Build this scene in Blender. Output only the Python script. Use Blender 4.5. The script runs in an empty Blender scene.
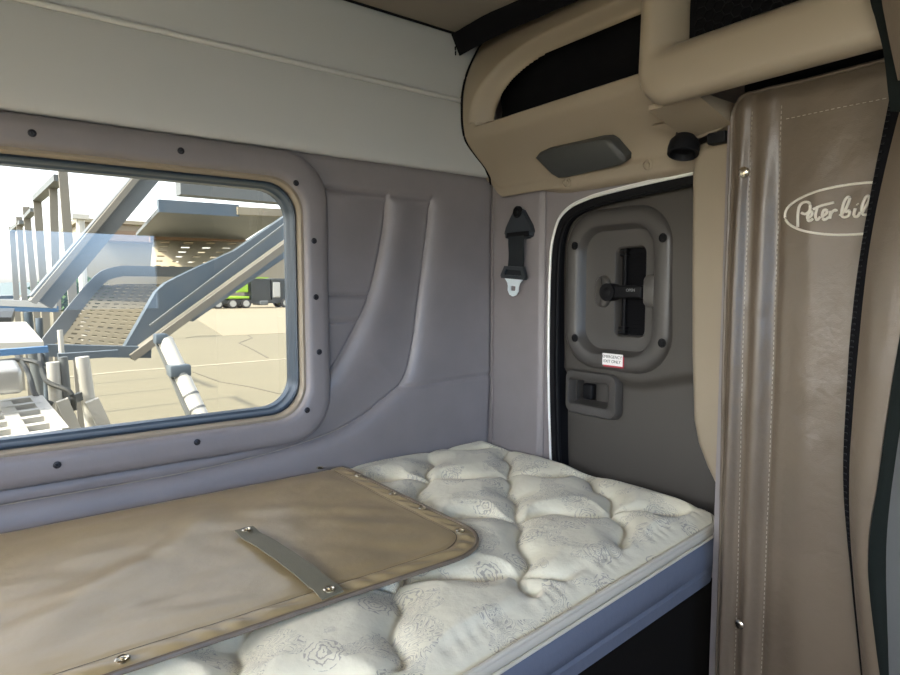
import bpy, bmesh, math, random
from mathutils import Vector, Matrix, noise

random.seed(4)
S = bpy.context.scene
COL = S.collection
PI = math.pi


def sstep(a, b, v):
    if a == b:
        return 0.0 if v < a else 1.0
    t = max(0.0, min(1.0, (v - a) / (b - a)))
    return t * t * (3 - 2 * t)


def mix(a, b, t):
    return a + (b - a) * t


# ------------------------------------------------------------------ materials
def mat(name, col, rough=0.5, metal=0.0, bump=None, var=None, spec=0.5, coat=0.0):
    """bump = list of (kind, scale, strength, distance); var = (scale, second colour, amount)"""
    m = bpy.data.materials.new(name)
    m.use_nodes = True
    nt = m.node_tree
    n = nt.nodes
    b = n['Principled BSDF']
    b.inputs['Base Color'].default_value = (*col, 1)
    b.inputs['Roughness'].default_value = rough
    b.inputs['Metallic'].default_value = metal
    b.inputs['Specular IOR Level'].default_value = spec
    if coat:
        b.inputs['Coat Weight'].default_value = coat
        b.inputs['Coat Roughness'].default_value = 0.3
    tc = n.new('ShaderNodeTexCoord')
    if var:
        t = n.new('ShaderNodeTexNoise')
        t.inputs['Scale'].default_value = var[0]
        t.inputs['Detail'].default_value = 6
        nt.links.new(tc.outputs['Object'], t.inputs['Vector'])
        r = n.new('ShaderNodeMapRange')
        r.inputs['From Min'].default_value = 0.35
        r.inputs['From Max'].default_value = 0.7
        r.inputs['To Max'].default_value = var[2]
        nt.links.new(t.outputs['Fac'], r.inputs['Value'])
        x = n.new('ShaderNodeMix')
        x.data_type = 'RGBA'
        x.inputs['A'].default_value = (*col, 1)
        x.inputs['B'].default_value = (*var[1], 1)
        nt.links.new(r.outputs['Result'], x.inputs['Factor'])
        nt.links.new(x.outputs['Result'], b.inputs['Base Color'])
    prev = None
    for kind, sc, st, di in (bump or []):
        if kind == 'voronoi':
            t = n.new('ShaderNodeTexVoronoi')
            t.feature = 'DISTANCE_TO_EDGE'
            out = t.outputs['Distance']
        else:
            t = n.new('ShaderNodeTexNoise')
            t.inputs['Detail'].default_value = 4
            out = t.outputs['Fac']
        t.inputs['Scale'].default_value = sc
        nt.links.new(tc.outputs['Object'], t.inputs['Vector'])
        bp = n.new('ShaderNodeBump')
        bp.inputs['Strength'].default_value = st
        bp.inputs['Distance'].default_value = di
        nt.links.new(out, bp.inputs['Height'])
        if prev:
            nt.links.new(prev, bp.inputs['Normal'])
        prev = bp.outputs['Normal']
    if prev:
        nt.links.new(prev, b.inputs['Normal'])
    return m


GRAIN = [('voronoi', 420, 0.25, 0.0008), ('noise', 60, 0.2, 0.002)]
M = {}
M['vinyl'] = mat('taupe_vinyl', (0.228, 0.204, 0.204), 0.42, bump=GRAIN, var=(9, (0.188, 0.168, 0.169), 0.5))
M['headliner'] = mat('light_grey_headliner', (0.49, 0.49, 0.47), 0.75, bump=[('noise', 700, 0.15, 0.0006)])
M['ceiling'] = mat('ceiling_cloth', (0.22, 0.19, 0.155), 0.85, bump=[('noise', 500, 0.2, 0.0008)])
M['tan'] = mat('tan_moulded_plastic', (0.29, 0.238, 0.172), 0.42, bump=[('voronoi', 520, 0.2, 0.0005)])
M['post'] = mat('light_tan_vinyl', (0.26, 0.212, 0.150), 0.45, bump=[('voronoi', 420, 0.3, 0.0008)])
M['piping'] = mat('grey_piping', (0.55, 0.54, 0.51), 0.5)
M['cover'] = mat('brown_cover_vinyl', (0.335, 0.25, 0.125), 0.36, bump=[('voronoi', 500, 0.22, 0.0006), ('noise', 22, 0.25, 0.006)],
                 var=(6, (0.265, 0.20, 0.108), 0.7), spec=0.8, coat=0.4)
M['coveredge'] = mat('cover_edge_vinyl', (0.15, 0.115, 0.08), 0.4, bump=GRAIN)
M['coverstitch'] = mat('cover_stitching', (0.10, 0.08, 0.055), 0.7)
M['strap'] = mat('olive_strap_webbing', (0.15, 0.135, 0.09), 0.7, bump=[('noise', 900, 0.3, 0.0006)])
M['snap'] = mat('nickel_snap', (0.70, 0.64, 0.52), 0.22, 1.0)
M['snapdark'] = mat('snap_socket', (0.05, 0.045, 0.04), 0.4, 0.8)
M['screw'] = mat('black_screw', (0.025, 0.025, 0.03), 0.35, 0.4)
M['rubber'] = mat('window_rubber', (0.035, 0.055, 0.080), 0.35, bump=[('noise', 200, 0.1, 0.001)])
M['black'] = mat('black_plastic', (0.006, 0.006, 0.007), 0.55, spec=0.15)
M['blackcloth'] = mat('black_cloth', (0.006, 0.006, 0.007), 0.9, bump=[('noise', 900, 0.4, 0.001)], spec=0.08)
M['velcro'] = mat('dark_green_hook_tape', (0.010, 0.013, 0.012), 0.95, bump=[('noise', 1200, 0.7, 0.002)], spec=0.1)
M['door'] = mat('door_grey_plastic', (0.052, 0.046, 0.039), 0.5, bump=[('voronoi', 600, 0.2, 0.0005)])
M['doorboss'] = mat('hatch_grey_plastic', (0.056, 0.051, 0.046), 0.4, bump=[('voronoi', 600, 0.15, 0.0004)])
M['chrome'] = mat('bright_door_trim', (0.84, 0.83, 0.78), 0.35, 0.2)
M['steel'] = mat('belt_steel', (0.80, 0.88, 0.90), 0.35, 0.2)
M['beltplastic'] = mat('belt_black_plastic', (0.026, 0.031, 0.036), 0.3)
M['webbing'] = mat('black_webbing', (0.008, 0.011, 0.013), 0.8, bump=[('noise', 800, 0.5, 0.001)])
M['lens'] = mat('smoked_lens', (0.045, 0.047, 0.044), 0.45, bump=[('voronoi', 300, 0.3, 0.001)])
M['curtain'] = mat('curtain_vinyl', (0.128, 0.099, 0.070), 0.32,
                   bump=[('voronoi', 300, 0.3, 0.001), ('voronoi', 34, 0.22, 0.004), ('noise', 26, 0.2, 0.008)], var=(5, (0.100, 0.077, 0.056), 0.6))
M['curtainback'] = mat('curtain_grey_back', (0.10, 0.105, 0.105), 0.8, bump=[('noise', 500, 0.3, 0.001)])
M['thread'] = mat('embroidery_thread', (0.58, 0.54, 0.45), 0.6, bump=[('noise', 900, 0.5, 0.001)])
M['stitch'] = mat('pale_stitching', (0.36, 0.32, 0.26), 0.7)
M['ticking'] = mat('mattress_side_ticking', (0.115, 0.132, 0.172), 0.75, bump=[('noise', 300, 0.3, 0.001), ('noise', 18, 0.3, 0.01)])
M['tape'] = mat('mattress_edge_tape', (0.54, 0.50, 0.40), 0.6, bump=[('noise', 500, 0.3, 0.001)])
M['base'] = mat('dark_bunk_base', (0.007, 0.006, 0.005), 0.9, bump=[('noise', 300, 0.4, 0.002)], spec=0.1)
M['carpet'] = mat('dark_floor_mat', (0.06, 0.052, 0.045), 0.9, bump=[('noise', 400, 0.5, 0.003)])
M['shell'] = mat('cab_lining', (0.30, 0.27, 0.23), 0.7)
M['sticker'] = mat('white_sticker', (0.78, 0.76, 0.74), 0.5)
M['stickerred'] = mat('red_sticker_edge', (0.42, 0.03, 0.05), 0.5)
M['ink'] = mat('grey_print', (0.07, 0.065, 0.06), 0.6)
M['whiteink'] = mat('white_print', (0.3, 0.3, 0.29), 0.6)
# outside
M['asphalt'] = mat('sunlit_asphalt', (0.168, 0.150, 0.096), 0.9, bump=[('noise', 40, 0.3, 0.01)], var=(0.25, (0.148, 0.134, 0.087), 0.7))
M['concrete'] = mat('pale_concrete', (0.235, 0.203, 0.135), 0.9, var=(0.2, (0.215, 0.187, 0.125), 0.6))
M['line'] = mat('pale_joint_line', (0.30, 0.27, 0.20), 0.9)
M['crack'] = mat('tar_crack', (0.10, 0.09, 0.065), 0.9)
M['steelgrey'] = mat('carrier_grey_steel', (0.115, 0.13, 0.135), 0.5, 0.1, var=(3, (0.17, 0.175, 0.17), 0.6))
M['steelblue'] = mat('carrier_blue_steel', (0.080, 0.112, 0.145), 0.45, 0.1, var=(4, (0.14, 0.16, 0.175), 0.7))
M['brightblue'] = mat('carrier_bright_blue', (0.07, 0.17, 0.33), 0.4)
M['steeltan'] = mat('dusty_tan_steel', (0.28, 0.245, 0.175), 0.6, var=(3, (0.23, 0.20, 0.15), 0.6))
M['ramp'] = mat('perforated_ramp_steel', (0.16, 0.14, 0.095), 0.6, 0.1, var=(5, (0.13, 0.115, 0.08), 0.7))
M['bouncesteel'] = mat('bounce_lit_steel', (0.55, 0.48, 0.34), 0.7, var=(5, (0.46, 0.40, 0.29), 0.6))  # tan steel lightened: ground bounce light painted into the colour
M['gantry'] = mat('weathered_gantry_steel', (0.17, 0.16, 0.135), 0.7, var=(3, (0.22, 0.2, 0.16), 0.6))
M['whitepaint'] = mat('white_painted_steel', (0.50, 0.49, 0.45), 0.35)
M['alu'] = mat('bare_aluminium', (0.45, 0.45, 0.43), 0.4, 0.6)
M['rust'] = mat('rusty_edge', (0.24, 0.15, 0.09), 0.7)
M['lime'] = mat('lime_paint', (0.26, 0.45, 0.03), 0.4)
M['truckblack'] = mat('truck_black', (0.03, 0.035, 0.035), 0.5)
M['tyre'] = mat('tyre_rubber', (0.03, 0.03, 0.03), 0.8)
M['building'] = mat('cream_wall', (0.27, 0.24, 0.18), 0.8)
M['roof'] = mat('brown_roof', (0.2, 0.14, 0.10), 0.8)
M['leaf'] = mat('tree_leaf', (0.065, 0.13, 0.035), 0.7, var=(2, (0.04, 0.09, 0.025), 0.8))
M['bark'] = mat('bark', (0.12, 0.09, 0.06), 0.9)
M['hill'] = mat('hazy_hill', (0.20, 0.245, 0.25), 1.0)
M['carwhite'] = mat('pale_car_paint', (0.42, 0.43, 0.45), 0.3)
M['carglass'] = mat('car_glass', (0.05, 0.07, 0.09), 0.1)


def glass_material(name, TINT):
    m = bpy.data.materials.new(name)
    m.use_nodes = True
    nt = m.node_tree
    n = nt.nodes
    n.clear()
    out = n.new('ShaderNodeOutputMaterial')
    tr = n.new('ShaderNodeBsdfTransparent')
    tr.inputs['Color'].default_value = (TINT[0], TINT[1], TINT[2], 1)
    gl = n.new('ShaderNodeBsdfGlossy')
    gl.inputs['Roughness'].default_value = 0.0
    gl.inputs['Color'].default_value = (1, 1, 1, 1)
    fr = n.new('ShaderNodeFresnel')
    fr.inputs['IOR'].default_value = 1.6
    mx = n.new('ShaderNodeMixShader')
    nt.links.new(fr.outputs[0], mx.inputs[0])
    nt.links.new(tr.outputs[0], mx.inputs[1])
    nt.links.new(gl.outputs[0], mx.inputs[2])
    nt.links.new(mx.outputs[0], out.inputs[0])
    return m


M['glass'] = glass_material('tinted_pane', (0.20, 0.198, 0.185))
M['windscreen'] = glass_material('blue_windscreen', (0.46, 0.66, 0.96))  # blue tint added to cool the front daylight and its reflection


def damask_material():
    """cream mattress damask: rosettes and scrolling sprigs woven in grey blue"""
    m = bpy.data.materials.new('cream_damask')
    m.use_nodes = True
    nt = m.node_tree
    n = nt.nodes
    L = nt.links
    b = n['Principled BSDF']
    b.inputs['Roughness'].default_value = 0.55
    b.inputs['Sheen Weight'].default_value = 0.15

    def math_(op, a, c=None, d=None):
        q = n.new('ShaderNodeMath')
        q.operation = op
        for i, v in enumerate((a, c, d)):
            if v is None:
                continue
            if isinstance(v, (int, float)):
                q.inputs[i].default_value = v
            else:
                L.new(v, q.inputs[i])
        return q.outputs[0]

    tc = n.new('ShaderNodeTexCoord')
    mp = n.new('ShaderNodeMapping')
    mp.inputs['Scale'].default_value = (1, 1, 0)
    L.new(tc.outputs['Object'], mp.inputs['Vector'])
    wn = n.new('ShaderNodeTexNoise')
    wn.noise_dimensions = '2D'
    wn.inputs['Scale'].default_value = 60
    L.new(mp.outputs[0], wn.inputs['Vector'])
    # rosettes
    v = n.new('ShaderNodeTexVoronoi')
    v.voronoi_dimensions = '2D'
    v.inputs['Scale'].default_value = 7.5
    L.new(mp.outputs[0], v.inputs['Vector'])
    sub = n.new('ShaderNodeVectorMath')
    sub.operation = 'SUBTRACT'
    sc = n.new('ShaderNodeVectorMath')
    sc.operation = 'SCALE'
    sc.inputs['Scale'].default_value = 1.0
    L.new(mp.outputs[0], sc.inputs[0])
    L.new(sc.outputs[0], sub.inputs[0])
    L.new(v.outputs['Position'], sub.inputs[1])
    sep = n.new('ShaderNodeSeparateXYZ')
    L.new(sub.outputs[0], sep.inputs[0])
    ang = math_('ARCTAN2', sep.outputs[1], sep.outputs[0])
    r = math_('SQRT', math_('ADD', math_('MULTIPLY', sep.outputs[0], sep.outputs[0]), math_('MULTIPLY', sep.outputs[1], sep.outputs[1])))
    petal = math_('MULTIPLY', math_('ABSOLUTE', math_('SINE', math_('MULTIPLY', ang, 2.5))), 1.3)
    ph = math_('ADD', math_('ADD', math_('MULTIPLY', r, 640.0), petal), math_('MULTIPLY', wn.outputs['Fac'], 14.0))
    line = math_('GREATER_THAN', math_('SINE', ph), 0.62)
    inr = math_('LESS_THAN', r, 0.030)
    ros = math_('MULTIPLY', line, inr)
    # sprigs: thin contour lines of a warped noise, only in patches
    ns = n.new('ShaderNodeTexNoise')
    ns.noise_dimensions = '2D'
    ns.inputs['Scale'].default_value = 22
    ns.inputs['Detail'].default_value = 2.5
    ns.inputs['Distortion'].default_value = 1.6
    L.new(mp.outputs[0], ns.inputs['Vector'])
    cont = math_('GREATER_THAN', math_('SINE', math_('MULTIPLY', ns.outputs['Fac'], 85.0)), 0.66)
    pt = n.new('ShaderNodeTexNoise')
    pt.noise_dimensions = '2D'
    pt.inputs['Scale'].default_value = 9.5
    pt.inputs['Detail'].default_value = 1
    L.new(mp.outputs[0], pt.inputs['Vector'])
    patch = math_('GREATER_THAN', pt.outputs['Fac'], 0.535)
    spr = math_('MULTIPLY', cont, patch)
    allp = math_('MAXIMUM', ros, spr)
    x = n.new('ShaderNodeMix')
    x.data_type = 'RGBA'
    x.inputs['A'].default_value = (0.70, 0.655, 0.50, 1)
    x.inputs['B'].default_value = (0.36, 0.33, 0.27, 1)
    L.new(math_('MULTIPLY', allp, 0.85), x.inputs['Factor'])
    L.new(x.outputs['Result'], b.inputs['Base Color'])
    fine = n.new('ShaderNodeTexNoise')
    fine.inputs['Scale'].default_value = 600
    L.new(tc.outputs['Object'], fine.inputs['Vector'])
    crk = n.new('ShaderNodeTexNoise')
    crk.inputs['Scale'].default_value = 45
    crk.inputs['Detail'].default_value = 3
    L.new(tc.outputs['Object'], crk.inputs['Vector'])
    b1 = n.new('ShaderNodeBump')
    b1.inputs['Strength'].default_value = 0.2
    b1.inputs['Distance'].default_value = 0.001
    L.new(fine.outputs['Fac'], b1.inputs['Height'])
    b2 = n.new('ShaderNodeBump')
    b2.inputs['Strength'].default_value = 0.3
    b2.inputs['Distance'].default_value = 0.006
    L.new(crk.outputs['Fac'], b2.inputs['Height'])
    L.new(b1.outputs[0], b2.inputs['Normal'])
    L.new(b2.outputs[0], b.inputs['Normal'])
    return m


M['damask'] = damask_material()


# ------------------------------------------------------------------ helpers
def empty(name, loc=(0, 0, 0), label=None, cat=None, group=None, kind=None):
    o = bpy.data.objects.new(name, None)
    COL.objects.link(o)
    o.location = loc
    o.empty_display_size = 0.05
    tag(o, label, cat, group, kind)
    return o


def tag(o, label=None, cat=None, group=None, kind=None):
    if label:
        o['label'] = label
    if cat:
        o['category'] = cat
    if group:
        o['group'] = group
    if kind:
        o['kind'] = kind
    return o


def adopt(o, parent):
    """parent o, whose geometry is in world coordinates, without moving it"""
    def world(q):
        b = Matrix.Translation(q.location)
        return world(q.parent) @ q.matrix_parent_inverse @ b if q.parent else b
    o.parent = parent
    o.matrix_parent_inverse = world(parent).inverted()
    return o


def obj(name, bm, m, parent=None, smooth=True, angle=40):
    me = bpy.data.meshes.new(name)
    bmesh.ops.recalc_face_normals(bm, faces=bm.faces[:])
    bm.to_mesh(me)
    bm.free()
    ms = m if isinstance(m, (list, tuple)) else [m]
    for k in ms:
        me.materials.append(M[k])
    if smooth:
        for p in me.polygons:
            p.use_smooth = True
        me.set_sharp_from_angle(angle=math.radians(angle))
    o = bpy.data.objects.new(name, me)
    COL.objects.link(o)
    if parent:
        adopt(o, parent)
    return o


def copy_at(src, loc, parent=None):
    c = src.copy()
    COL.objects.link(c)
    c.location = loc
    if parent:
        adopt(c, parent)
    return c


def NB():
    return bmesh.new()


def box(bm, lo, hi, bev=0.0, seg=2):
    c = [(a + b) / 2 for a, b in zip(lo, hi)]
    d = [abs(b - a) for a, b in zip(lo, hi)]
    r = bmesh.ops.create_cube(bm, size=1.0, matrix=Matrix.Translation(c) @ Matrix.Diagonal((*d, 1)))
    if bev:
        es = list({e for v in r['verts'] for e in v.link_edges})
        bmesh.ops.bevel(bm, geom=es, offset=bev, segments=seg, profile=0.5, affect='EDGES')
    return bm


def frame_axes(t, up=Vector((0, 0, 1))):
    t = t.normalized()
    if abs(t.dot(up)) > 0.95:
        up = Vector((0, 1, 0)) if abs(t.y) < 0.9 else Vector((1, 0, 0))
    a = t.cross(up).normalized()
    b = a.cross(t).normalized()
    return a, b


def sweep(bm, path, prof, closed=False, up=Vector((0, 0, 1)), caps=True, fixed=None):
    """sweep the closed profile [(a, b)] along path; fixed = constant normal used as axis b"""
    pts = [Vector(p) for p in path]
    n = len(pts)
    rings = []
    for i, p in enumerate(pts):
        if closed:
            t = pts[(i + 1) % n] - pts[i - 1]
        else:
            t = pts[min(i + 1, n - 1)] - pts[max(i - 1, 0)]
        if fixed is not None:
            b = fixed
            a = t.normalized().cross(b).normalized()
        else:
            a, b = frame_axes(t, up)
        rings.append([bm.verts.new(p + a * u + b * v) for u, v in prof])
    k = len(prof)
    for i in range(n if closed else n - 1):
        r, s = rings[i], rings[(i + 1) % n]
        for j in range(k):
            bm.faces.new((r[j], r[(j + 1) % k], s[(j + 1) % k], s[j]))
    if caps and not closed:
        bm.faces.new(rings[0][::-1])
        bm.faces.new(rings[-1])
    return bm


def circ(r, n=10):
    return [(r * math.cos(2 * PI * i / n), r * math.sin(2 * PI * i / n)) for i in range(n)]


def rectp(w, h):
    return [(-w / 2, -h / 2), (w / 2, -h / 2), (w / 2, h / 2), (-w / 2, h / 2)]


def tube(bm, path, r, n=10, closed=False):
    return sweep(bm, path, circ(r, n), closed)


def beam(bm, a, b, w, h, up=Vector((0, 0, 1))):
    return sweep(bm, [a, b], rectp(w, h), up=up)


def loft(bm, loops, cap0=False, cap1=False):
    rs = [[bm.verts.new(p) for p in lp] for lp in loops]
    k = len(rs[0])
    for r, s in zip(rs, rs[1:]):
        for j in range(k):
            bm.faces.new((r[j], r[(j + 1) % k], s[(j + 1) % k], s[j]))
    if cap0:
        bm.faces.new(rs[0][::-1])
    if cap1:
        bm.faces.new(rs[-1])
    return bm


def rr(u0, u1, v0, v1, r, n=8):
    """rounded rectangle; r = radius or (r_u0v0, r_u1v0, r_u1v1, r_u0v1)"""
    if not isinstance(r, (tuple, list)):
        r = (r,) * 4
    out = []
    cs = [(u0, v0, PI, r[0]), (u1, v0, 1.5 * PI, r[1]), (u1, v1, 0, r[2]), (u0, v1, 0.5 * PI, r[3])]
    for (cu, cv, a0, q) in cs:
        q = max(q, 1e-4)
        ou = cu + (q if cu == u0 else -q)
        ov = cv + (q if cv == v0 else -q)
        for i in range(n + 1):
            a = a0 + 0.5 * PI * i / n
            out.append((ou + q * math.cos(a), ov + q * math.sin(a)))
    return out


def onY(lp, y):
    return [(u, y, v) for u, v in lp]


def onX(lp, x):
    return [(x, u, v) for u, v in lp]


def onZ(lp, z):
    return [(u, v, z) for u, v in lp]


def grid(bm, nu, nv, f, keep=None):
    vs = [[bm.verts.new(f(i / nu, j / nv)) for j in range(nv + 1)] for i in range(nu + 1)]
    for i in range(nu):
        for j in range(nv):
            if keep and not keep((i + 0.5) / nu, (j + 0.5) / nv):
                continue
            bm.faces.new((vs[i][j], vs[i + 1][j], vs[i + 1][j + 1], vs[i][j + 1]))
    return vs


def loose_clean(bm):
    bmesh.ops.delete(bm, geom=[v for v in bm.verts if not v.link_faces], context='VERTS')


def cyl(bm, a, b, r0, r1=None, n=20):
    r1 = r0 if r1 is None else r1
    a, b = Vector(a), Vector(b)
    u, v = frame_axes(b - a)
    l0 = [a + u * x + v * y for x, y in circ(r0, n)]
    l1 = [b + u * x + v * y for x, y in circ(r1, n)]
    return loft(bm, [l0, l1], True, True)


def lathe(bm, base, axis, prof, n=20):
    base, axis = Vector(base), Vector(axis).normalized()
    u, v = frame_axes(axis)
    loops = []
    for r, h in prof:
        loops.append([base + axis * h + u * (r * math.cos(2 * PI * i / n)) + v * (r * math.sin(2 * PI * i / n)) for i in range(n)])
    return loft(bm, loops, True, True)


def spline(pts, n):
    """Catmull-Rom through pts, n steps per span"""
    P = [Vector(p) for p in pts]
    out = []
    for i in range(len(P) - 1):
        p0, p1, p2, p3 = P[max(i - 1, 0)], P[i], P[i + 1], P[min(i + 2, len(P) - 1)]
        for k in range(n):
            t = k / n
            out.append(0.5 * ((2 * p1) + (p2 - p0) * t + (2 * p0 - 5 * p1 + 4 * p2 - p3) * t * t + (3 * p1 - p0 - 3 * p2 + p3) * t ** 3))
    out.append(P[-1])
    return out


def sdist(poly, x, y):
    """signed distance to an open polyline: positive on its left"""
    best, sg = 1e9, 1
    for (ax, ay), (bx, by) in zip(poly, poly[1:]):
        dx, dy = bx - ax, by - ay
        t = max(0, min(1, ((x - ax) * dx + (y - ay) * dy) / (dx * dx + dy * dy)))
        ex, ey = x - ax - t * dx, y - ay - t * dy
        d = ex * ex + ey * ey
        if d < best - 1e-12:
            best = d
            sg = 1 if dx * (y - ay) - dy * (x - ax) > 0 else -1
    return sg * math.sqrt(best)


def text_mesh(name, body, size, mtx, m, parent, extrude=0.0003):
    cu = bpy.data.curves.new(name, 'FONT')
    cu.body = body
    cu.size = size
    cu.align_x = 'CENTER'
    cu.align_y = 'CENTER'
    cu.extrude = extrude
    t = bpy.data.objects.new(name + '_curve', cu)
    COL.objects.link(t)
    bpy.context.view_layer.update()
    me = bpy.data.meshes.new_from_object(t)
    bpy.data.objects.remove(t)
    me.transform(mtx)
    me.materials.append(M[m])
    o = bpy.data.objects.new(name, me)
    COL.objects.link(o)
    adopt(o, parent)
    return o


# ================================================================== CAMERA
cam_d = bpy.data.cameras.new('camera')
cam = bpy.data.objects.new('camera', cam_d)
COL.objects.link(cam)
cam_d.sensor_width = 36
cam_d.sensor_fit = 'HORIZONTAL'
cam_d.lens = 620.0 / 900.0 * 36
cam_d.clip_start = 0.02
cam_d.clip_end = 2000
R = Matrix(((0.795987187, 0.0491410183, -0.603315472),
            (-0.605312977, 0.0633470845, -0.793462883),
            (-0.000773297884, 0.996780973, 0.0801691636)))
cam.matrix_world = Matrix.Translation((0, 0, 1.12)) @ R.to_4x4()
S.camera = cam

# ================================================================== SHELL OF THE SLEEPER AND CAB
XL, XR, YF, YB, ZC = -1.05, 1.48, -1.5, 1.70, 1.965


def struct(name, bm, m, parent=None, smooth=True):
    o = obj(name, bm, m, parent, smooth)
    if not parent:
        o['kind'] = 'structure'
    return o


bm = NB()
box(bm, (XL, YF, -0.08), (1.6, 1.8, 0))
struct('floor', bm, 'carpet', smooth=False)
bm = NB()
box(bm, (XL - .08, YF - .08, ZC), (1.62, 1.8, ZC + .06))
struct('ceiling', bm, 'ceiling', smooth=False)

# rear wall body round the window hole
WX0, WX1, WZ0, WZ1 = -0.49, 0.745, 0.76, 1.415
bm = NB()
box(bm, (XL - .08, 1.715, -0.08), (WX0, 1.78, ZC))
box(bm, (WX1, 1.715, -0.08), (1.62, 1.78, ZC))
box(bm, (WX0, 1.715, -0.08), (WX1, 1.78, WZ0))
box(bm, (WX0, 1.715, WZ1), (WX1, 1.78, ZC))
struct('wall_back', bm, 'shell', smooth=False)
# left wall with the driver's window enlarged for light and an opening added by the bunk, front wall with the windscreen
bm = NB()
box(bm, (XL - .08, -0.05, -0.08), (XL, 0.72, ZC))
box(bm, (XL - .08, 0.72, -0.08), (XL, 1.40, 0.98))  # above this: unseen opening added to light the interior from the left
box(bm, (XL - .08, 0.72, 1.41), (XL, 1.40, ZC))
box(bm, (XL - .08, 1.40, -0.08), (XL, 1.715, ZC))
box(bm, (XL - .08, YF, -0.08), (XL, -1.3, ZC))
box(bm, (XL - .08, -1.3, 1.86), (XL, -0.05, ZC))
box(bm, (XL - .08, -1.3, -0.08), (XL, -0.05, 0.98))
struct('wall_left', bm, 'shell', smooth=False)
bm = NB()
box(bm, (XL - .08, YF - .08, -0.08), (1.62, YF, 0.97))
box(bm, (XL - .08, YF - .08, 1.505), (1.62, YF, ZC))
box(bm, (XL - .08, YF - .08, 0.97), (-0.95, YF, 1.565))
box(bm, (1.07, YF - .08, 0.97), (1.62, YF, 1.565))
struct('wall_front', bm, 'shell', smooth=False)
bm = NB()
bm.faces.new([bm.verts.new(p) for p in ((-0.95, YF - .03, .97), (1.07, YF - .03, .97), (1.07, YF - .03, 1.565), (-.95, YF - .03, 1.565))])
struct('window_2', bm, 'windscreen', smooth=False)['label'] = 'windscreen at the front of the cab, blue tint added to cool the daylight'

# right wall: one sheet with the door opening and the passenger window cut out
door_path = [(1.388, 0.50), (1.396, 0.62), (1.405, 0.80), (1.408, 0.98), (1.407, 1.12), (1.403, 1.22), (1.395, 1.275), (1.373, 1.330), (1.345, 1.357),
             (1.309, 1.374), (1.262, 1.385), (1.213, 1.393), (1.074, 1.404), (0.92, 1.412), (0.74, 1.418)]
door_path = [tuple(p) for p in spline([(a, b, 0) for a, b in door_path], 5)]
door_path = [(p[0], p[1]) for p in door_path]
outer = [(0.72, 0.50), (0.72, -0.08), (1.715, -0.08), (1.715, ZC), (-1.5, ZC), (-1.5, -0.08), (0.70, -0.08), (0.70, 1.418)]
bm = NB()
# pillar side
a = [(1.715, -0.08), (1.715, ZC), (0.70, ZC), (0.70, 1.418)] + door_path[::-1] + [(1.388, -0.08)]
f = bm.faces.new([bm.verts.new((XR, y, z)) for y, z in a])
r = bmesh.ops.extrude_face_region(bm, geom=[f])
bmesh.ops.translate(bm, verts=[v for v in r['geom'] if isinstance(v, bmesh.types.BMVert)], vec=(0.10, 0, 0))
bmesh.ops.triangulate(bm, faces=[q for q in bm.faces if len(q.verts) > 4])
box(bm, (XR, -0.25, -0.08), (1.58, 0.70, ZC))
box(bm, (XR, -1.5, -0.08), (1.58, -0.25, ZC))
box(bm, (XR, 0.70, -0.08), (1.58, 1.388, 0.50))
struct('wall_right', bm, 'vinyl', smooth=False)

# ------------------------------------------------------------------ upholstered rear panel
CA = [(1.050, 1.47)] + [(1.041, 1.416), (1.029, 1.301), (0.991, 1.144), (0.954, 1.051), (0.883, 0.931), (0.815, 0.845), (0.765, 0.785), (0.70, 0.725), (0.55, 0.672), (0.3, 0.665), (-1.05, 0.665)]
CB = [(1.216, 1.47)] + [(1.211, 1.418), (1.194, 1.277), (1.161, 1.079), (1.135, 0.92), (1.1, 0.819), (1.042, 0.775), (0.897, 0.697), (0.732, 0.66), (0.449, 0.637), (0.017, 0.632), (-1.05, 0.632)]
CA = [(p.x, p.y) for p in spline([(x, z, 0) for x, z in CA], 4)]
CB = [(p.x, p.y) for p in spline([(x, z, 0) for x, z in CB], 4)]


def rear_h(x, z):
    """how far the padding stands off the rear wall"""
    da = sdist(CA, x, z)      # positive: right of and below the first rib line
    db = sdist(CB, x, z)
    top = sstep(1.412, 1.385, z)
    base = 0.016
    if da <= 0:
        d = -da
        h = 0.001 + 0.019 * sstep(-0.02, 0.17, d)
        # the two cross creases beside the window
        for zc in (1.096, 1.019):
            h -= 0.006 * math.exp(-((z - zc) / 0.007) ** 2)
        if 1.019 < z < 1.096:
            h += 0.002
    elif db <= 0:
        w = da - db
        t = da / max(w, 1e-5)
        amp = 0.030 * min(1, w / 0.10)
        h = 0.002 + 0.85 * amp * (1 - math.exp(-da / 0.020)) * (1 - 0.95 * sstep(0.10, 1.02, t))
        if w < 0.10:
            h = mix(h, 0.012 + 0.004 * math.sin(PI * t), 1 - w / 0.10)
    else:
        h = 0.001 + 0.021 * (1 - math.exp(-db / 0.018)) - 0.012 * sstep(0.04, 0.28, db)
        if z < 0.80:
            lo = 0.010 * sstep(0.80, 0.56, z)
            h -= lo * sstep(0.95, 1.10, x)
        zc = mix(0.795, 0.803, sstep(1.09, 1.49, x))
        if x > 1.08:
            h -= 0.006 * math.exp(-((z - zc) / 0.008) ** 2)
    rtop = 1 if x < 1.19 else 1 - sstep(1.19, 1.25, x)
    groove = 0.0045 * (math.exp(-(da / 0.0045) ** 2) + math.exp(-(db / 0.0045) ** 2)) * sstep(1.43, 1.40, z) * sstep(0.60, 0.80, x)
    crease = -groove - 0.010 * math.exp(-((z - 1.41) / 0.008) ** 2) * (1 if x < 1.05 else 0.6) * rtop
    h = mix(base, h, mix(sstep(1.46, 1.36, z), top, rtop)) + crease
    # pulled in at the corner seam
    h -= 0.010 * sstep(1.465, 1.48, x)
    h -= 0.008 * sstep(1.49, 1.51, z)
    h += 0.0012 * noise.noise(Vector((x * 6, z * 6, 0.3)))
    return h


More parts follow.
